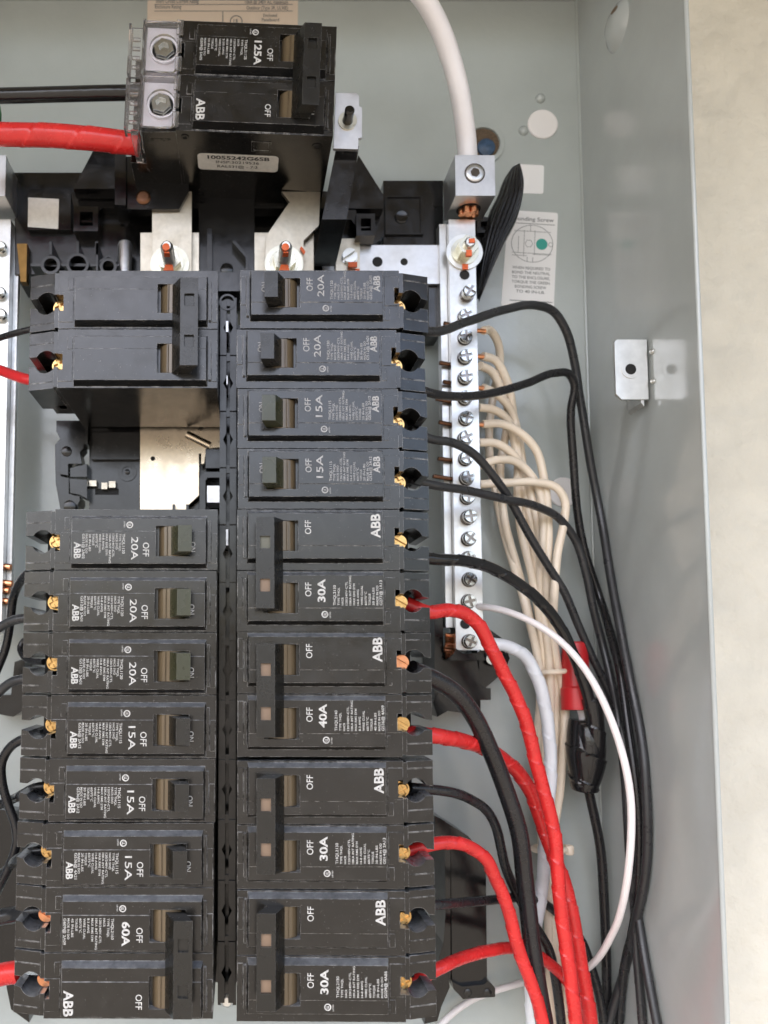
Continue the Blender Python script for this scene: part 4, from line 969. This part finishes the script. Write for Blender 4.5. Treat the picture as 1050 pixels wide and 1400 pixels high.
# neutral wires
GW = 'beige wires leaving the neutral bar'
bw = [
 ('beige wire, highest on the neutral bar, bending sharply down', [(661, 452), (670, 452), (680, 469), (682, 493), (675, 530), (670, 571), (670, 621), (682, 686), (697, 757), (717, 829), (733, 893)], 3.55),
 ('beige wire second from the top of the neutral bar, outermost upper arc', [(660, 487), (676, 492), (693, 520), (704, 568), (709, 614), (708, 668), (712, 721), (726, 793), (739, 858), (743, 895)], 3.30),
 ('beige wire third from the top of the neutral bar, just under the outermost arc', [(656, 500), (671, 507), (685, 534), (694, 562), (691, 595), (684, 635), (690, 703), (707, 775), (728, 860), (738, 897)], 3.48),
 ('beige wire fourth from the top of the neutral bar, behind the second black wire', [(660, 530), (679, 539), (695, 556), (707, 595), (715, 650), (720, 721), (732, 793), (743, 860), (748, 897)], 3.40),
 ('beige wire fifth from the top of the neutral bar, below the second black wire', [(654, 557), (676, 561), (693, 574), (703, 600), (711, 635), (721, 682), (729, 742), (737, 811), (746, 870), (750, 900)], 3.28),
 ('beige wire with stripped copper tip making a wide arc toward the lower white plug', [(660, 580), (686, 580), (710, 592), (731, 614), (743, 650), (748, 676), (751, 721), (748, 793), (750, 860), (752, 900)], 3.05),
 ('beige wire just below the wide arc on the neutral bar', [(654, 605), (679, 606), (700, 620), (717, 645), (727, 679), (735, 724), (738, 793), (747, 860), (755, 900)], 3.18),
 ('beige wire next to lowest on the neutral bar, crossed by the diagonal dark wire', [(654, 637), (679, 629), (704, 631), (721, 645), (735, 668), (742, 704), (743, 757), (747, 830), (757, 895)], 3.06),
 ('lowest beige wire on the neutral bar, running level then turning down over the white plug', [(656, 662), (694, 660), (734, 660), (760, 667), (773.5, 687), (773, 714), (765, 757), (758, 811), (755, 864), (760, 900)], 2.85),
]
for k, (lb, pts, Y) in enumerate(bw):
    n_ = len(pts); pts3 = []
    for i, (x, y) in enumerate(pts):
        f_ = min(1, i/3); Yq = 2.85*(1-f_)+Y*f_
        pts3.append((x, y, Yq if i < n_-2 else 3.25+.08*(k % 4)))
    ex = 738+k*4.0
    for (x, y) in ((ex, 950), (ex-1+k*.2, 1010), (ex-2, 1080), (740+k*2.2, 1150), (746+k*2.5, 1230), (752+k*2.5, 1320), (756+k*2.6, 1425)): pts3.append((x, y, 3.35+.10*(k % 4)))
    wire('beige_wire', pts3, 11.2, 'wire_beige', lb, group=GW, wob=.018)
    if k in (0, 1, 3, 5):
        x, y = pts[0]; a = P(x-10, y, 2.84); b_ = P(x+3, y+1, 2.85); t_ = MB(); tube(t_, [a, (a+b_)/2, b_], .045, 10)
        part(nb, 'wire_end', t_, M['copper'])
# cable ties
def ctie(x, y, w_, h_, Y, label, rot=0):
    c = P(x, y, Y); s_ = F_PX/(13.2+Y); rx = w_/2/s_; pts = []
    t_ = MB()
    for i in range(25):
        a = 2*math.pi*i/24; pts.append(c+Vector((rx*math.cos(a), .26*math.sin(a), .02*math.cos(a)+rot*math.cos(a))))
    tube(t_, pts, h_/2/s_, 10, .06)
    o = thing('cable_tie', label, 'cable tie', tuple(c))
    part(o, 'strap', t_, M['wire_beige'])
    hd = MB().lathe(c+Vector((rx*1.02, -.12, 0)), (0,0,1), [(.07, -.09), (.09, -.06), (.09, .06), (.07, .09)], 14)
    part(o, 'head', hd, M['wire_beige'])
ctie(756, 918, 42, 7, 3.3, 'beige cable tie round the beige wires beside the red connector')
ctie(752, 1160, 44, 7, 3.35, 'beige cable tie lower down, partly hidden by the red cables')
wire('white_wire', [(648, 829, 2.7), (664, 830, 2.5), (695, 837, 2.2), (733, 854, 1.9), (765, 877, 1.7), (793, 907, 1.5), (818, 945, 1.3), (838, 988, 1.15), (853, 1037, 1.0), (862, 1090, .95), (864, 1140, 1.0), (860, 1190, 1.15), (850, 1238, 1.5), (836, 1278, 2.1), (815, 1312, 2.7), (790, 1330, 3.2), (765, 1336, 3.5), (735, 1340, 3.6)], 9.5, 'wire_white', 'single white wire making a big loop in front of the dark wires')
wire('white_wire', [(735, 1338, 3.75), (700, 1347, 3.72), (675, 1354, 3.7), (648, 1365, 3.7), (622, 1383, 3.7), (600, 1405, 3.7), (590, 1425, 3.7)], 9, 'wire_white', 'short stretch of white wire below the black support foot')
wire('white_cable', [(640, 880, 2.85), (665, 880, 2.8), (690, 882, 2.75), (714, 894, 2.75), (732, 922, 2.75), (745, 962, 2.8), (752, 1010, 2.85), (753, 1060, 2.9), (749, 1110, 2.95), (744, 1160, 2.98), (740, 1205, 3.0), (734, 1250, 3.0), (728, 1295, 3.05), (726, 1330, 3.1), (730, 1425, 3.1)], 16, 'tape_white', 'bluish white taped cable leaving the bottom of the neutral bar', 'cable', tape=(.6, .2))
wire('white_cable', [(545, -40, 1.3), (578, -2, 1.5), (601, 40, 1.75), (617, 82, 1.95), (628, 122, 2.1), (634, 160, 2.25), (638, 195, 2.4), (640, 225, 2.45)], 28, 'cable_white', 'thick white neutral cable entering the lug from above', 'cable', tape=(1.3, .018), seg=28)
# red crimp connector with white wire
a, b_ = P(785.5, 878, 3.2), P(789, 971, 3.1)
t_ = MB(); ax = b_-a
rc = thing('wire_connector', 'red plastic wire connector cap behind the white loop', 'wire connector', tuple(b_))
part(rc, 'cap', t_.lathe(a, ax, [(.20, 0), (.235, .03), (.25, .3), (.265, ax.length*.66), (.295, ax.length*.69), (.295, ax.length)], 28), M['cap_red'])
part(rc, 'cap_bore', MB().cyl(b_, ax, .22, .004, 20), M['hole'])
wire('white_wire', [(792, 960, 3.1), (797, 978, 3.1), (800, 1000, 3.1), (801, 1030, 3.1)], 12, 'wire_white', 'short white wire under the red connector')
# tape bundle below the connector
tb = MB()
tube(tb, px_path([(798, 984, 3.05), (798, 1005, 3.05), (799, 1030, 3.0), (800, 1055, 3.0), (798, 1080, 3.05)]), .30, 28, .03, tape=(.62, .14), rf=lambda t: .72+.36*math.sin(math.pi*min(1, t*.9+.1))**.7)
tube(tb, px_path([(808, 955, 2.75), (813, 985, 2.75), (815, 1010, 2.78), (812, 1040, 2.85), (804, 1065, 2.95)]), .165, 24, .03, tape=(.55, .18))
tube(tb, px_path([(803, 990, 2.95), (806, 1010, 2.92), (806, 1035, 2.93), (803, 1058, 2.98), (799, 1078, 3.02)]), .27, 28, .03, tape=(.55, .16), rf=lambda t: .78+.3*math.sin(math.pi*min(1, t*.8+.1)))
tw = solo('tape_wrap', tb, M['tape_black'], 'shiny crumpled black tape wrapped round the wire splice', 'tape', smooth=30)
wire('black_wire', [(800, 1050, 3.0), (806, 1085, 3.1), (813, 1120, 3.2), (821, 1165, 3.3), (824, 1205, 3.4), (826, 1255, 3.45), (829, 1310, 3.5), (831, 1360, 3.5), (833, 1425, 3.5)], 12.5, 'wire_black', 'black wire hanging straight down from the tape wrap')

# ------------------------------------------------------------------ left edge: ground bar, cables and wires
a, b_ = P(-30, 108, 2.6), P(1.5, 880, 2.6)
gb = thing('ground_bar', 'pale metal terminal bar at the left edge of the box', 'terminal bar', (b_.x, 3.0, b_.z))
part(gb, 'bar', MB().box(b_.x-.55, b_.x, 2.6, 3.0, P(9, 865, 2.6).z, P(9, 300, 2.6).z), M['alu'])
part(gb, 'bar_ledge', MB().box(b_.x+.004, b_.x+.10, 2.85, 3.0, P(9, 865, 2.6).z, P(9, 300, 2.6).z), M['alu'])
q0, q1 = P(-40, 212, 2.0), P(7, 268, 2.0)
part(gb, 'lug', MB().box(q0.x, q1.x, 2.0, 2.92, q1.z, q0.z), M['tin'])
for (x, y) in ((0, 338), (-1, 400), (0, 430)):
    c = P(x, y, 2.5); part(gb, 'screw', MB().lathe((c.x, 2.61, c.z), (0,-1,0), [(.13, 0), (.13, .09), (.10, .12), (.04, .11)], 22), M['steel'])
for (y, x1) in ((775, 15), (797, 17), (808, 13), (823, 12), (640, 8)):
    a, b_ = P(-10, y-2, 2.75), P(x1, y+random.uniform(-1, 3), 2.7); t_ = MB(); tube(t_, [a, (a+b_)/2, b_], .065 if y > 700 else .03, 10); part(gb, 'wire_end', t_, M['copper'] if y > 700 else M['copperd'], 'bare copper wire end' if y == 775 else None)
wire('black_cable', [(-40, 131, 1.2), (0, 131, 1.2), (80, 129, 1.15), (172, 127, 1.1), (200, 127, 1.1)], 21, 'tape_black', 'thick glossy black cable entering the main breaker', 'cable', seg=24, wob=0)
wire('red_cable', [(-40, 183, .95), (0, 184, .95), (60, 185, .95), (120, 189, .95), (175, 195, 1.0), (190, 196, 1.0)], 31, 'tape_red', 'thick red taped cable entering the main breaker', 'cable', tape=(.75, .09), seg=28, wob=0)
GLW = 'black wires leaving the left column'
wire('black_wire', [(-30, 472, 1.5), (0, 462, 1.4), (20, 456, 1.2), (45, 450, 1.0), (70, 448, .9)], 9, 'wire_black', 'black wire entering the blank-faced left breaker at the top', group=GLW)
wire('red_wire', [(-30, 496, 1.5), (0, 506, 1.4), (20, 513, 1.2), (40, 519, 1.0), (70, 522, .9)], 15, 'wire_red', 'red wire entering the blank-faced left breaker')
wire('black_wire', [(60, 776, 1.0), (40, 782, 1.3), (28, 795, 1.6), (20, 815, 1.9), (15, 850, 2.1), (8, 885, 2.2), (-10, 930, 2.3)], 12, 'wire_black', 'black wire dropping away below the first single left breaker', group=GLW)
wire('black_wire', [(60, 845, .9), (35, 845, 1.0), (18, 848, 1.1), (4, 855, 1.2), (-20, 872, 1.3)], 13, 'wire_grey', 'dark wire curving left from the second single left breaker', group=GLW)
wire('black_wire', [(60, 926, .9), (34, 928, 1.0), (18, 931, 1.1), (5, 940, 1.2), (-14, 960, 1.3)], 13, 'wire_grey', 'dark wire curving left from the third single left breaker', group=GLW)
wire('black_wire', [(60, 905, 1.6), (38, 902, 1.9), (30, 893, 2.1), (28, 884, 2.2), (33, 876, 2.2), (45, 874, 2.1)], 9, 'wire_black', 'small black loop of wire behind the third single left breaker', group=GLW)
wire('black_wire', [(60, 1003, .9), (34, 1010, 1.0), (16, 1020, 1.15), (4, 1040, 1.3), (4, 1070, 1.45), (11, 1098, 1.5), (20, 1124, 1.5), (22, 1148, 1.5), (13, 1180, 1.6), (0, 1210, 1.7), (-15, 1240, 1.8)], 12.5, 'wire_black', 'black wire looping down past the 15A left breakers', group=GLW)
wire('black_wire', [(70, 1074, .65), (48, 1077, .75), (34, 1084, 1.0), (18, 1092, 1.7), (0, 1100, 1.9), (-20, 1108, 1.9)], 12.5, 'wire_black', 'black wire in the notch of the middle left 15A breaker', group=GLW)
wire('black_wire', [(66, 1162, .65), (45, 1164, .75), (28, 1172, 1.0), (12, 1186, 1.7), (-5, 1200, 1.9), (-20, 1212, 1.9)], 12.5, 'wire_black', 'black wire in the notch of the lowest left 15A breaker', group=GLW)
wire('black_cable', [(62, 1244, .65), (40, 1247, .75), (20, 1251, .95), (0, 1254, 1.05), (-25, 1258, 1.1)], 22, 'wire_black', 'thick black cable entering the 60A breaker', 'cable', seg=22)
wire('red_cable', [(28, 1329, .85), (15, 1330, .9), (0, 1333, .95), (-25, 1338, 1.0)], 29, 'tape_red', 'thick red cable entering the bottom left breaker', 'cable', seg=24)
st_ = MB()
for k in range(6): tube(st_, px_path([(20, 1327+k, .85), (42, 1323+k*1.6, .7), (66, 1326+k*1.2, .55)]), .05, 8)
solo('wire_strands', st_, M['steel'], 'bare metal strands of the red cable in the bottom left breaker', 'wire')
wire('green_wire', [(-30, 130, 1.9), (-8, 140, 1.9), (-4, 156, 1.9), (-7, 180, 1.95), (-14, 215, 2.0)], 12, 'green', 'green wire just showing at the left edge above the ground bar')
lf = bs
part(lf, 'frame', MB().prism(pxpoly([(20, 905), (34, 900), (34, 970), (18, 980), (-10, 975), (-10, 950), (15, 950)], 3.3), 3.3, 3.9), M['black'])
part(lf, 'frame', MB().prism(pxpoly([(-10, 1105), (20, 1110), (30, 1150), (34, 1300), (40, 1398), (15, 1380), (5, 1330), (-10, 1320)], 3.4), 3.4, 3.9), M['black'])
for o in list(bpy.data.objects):
    if 'o' in o.keys(): del o['o']
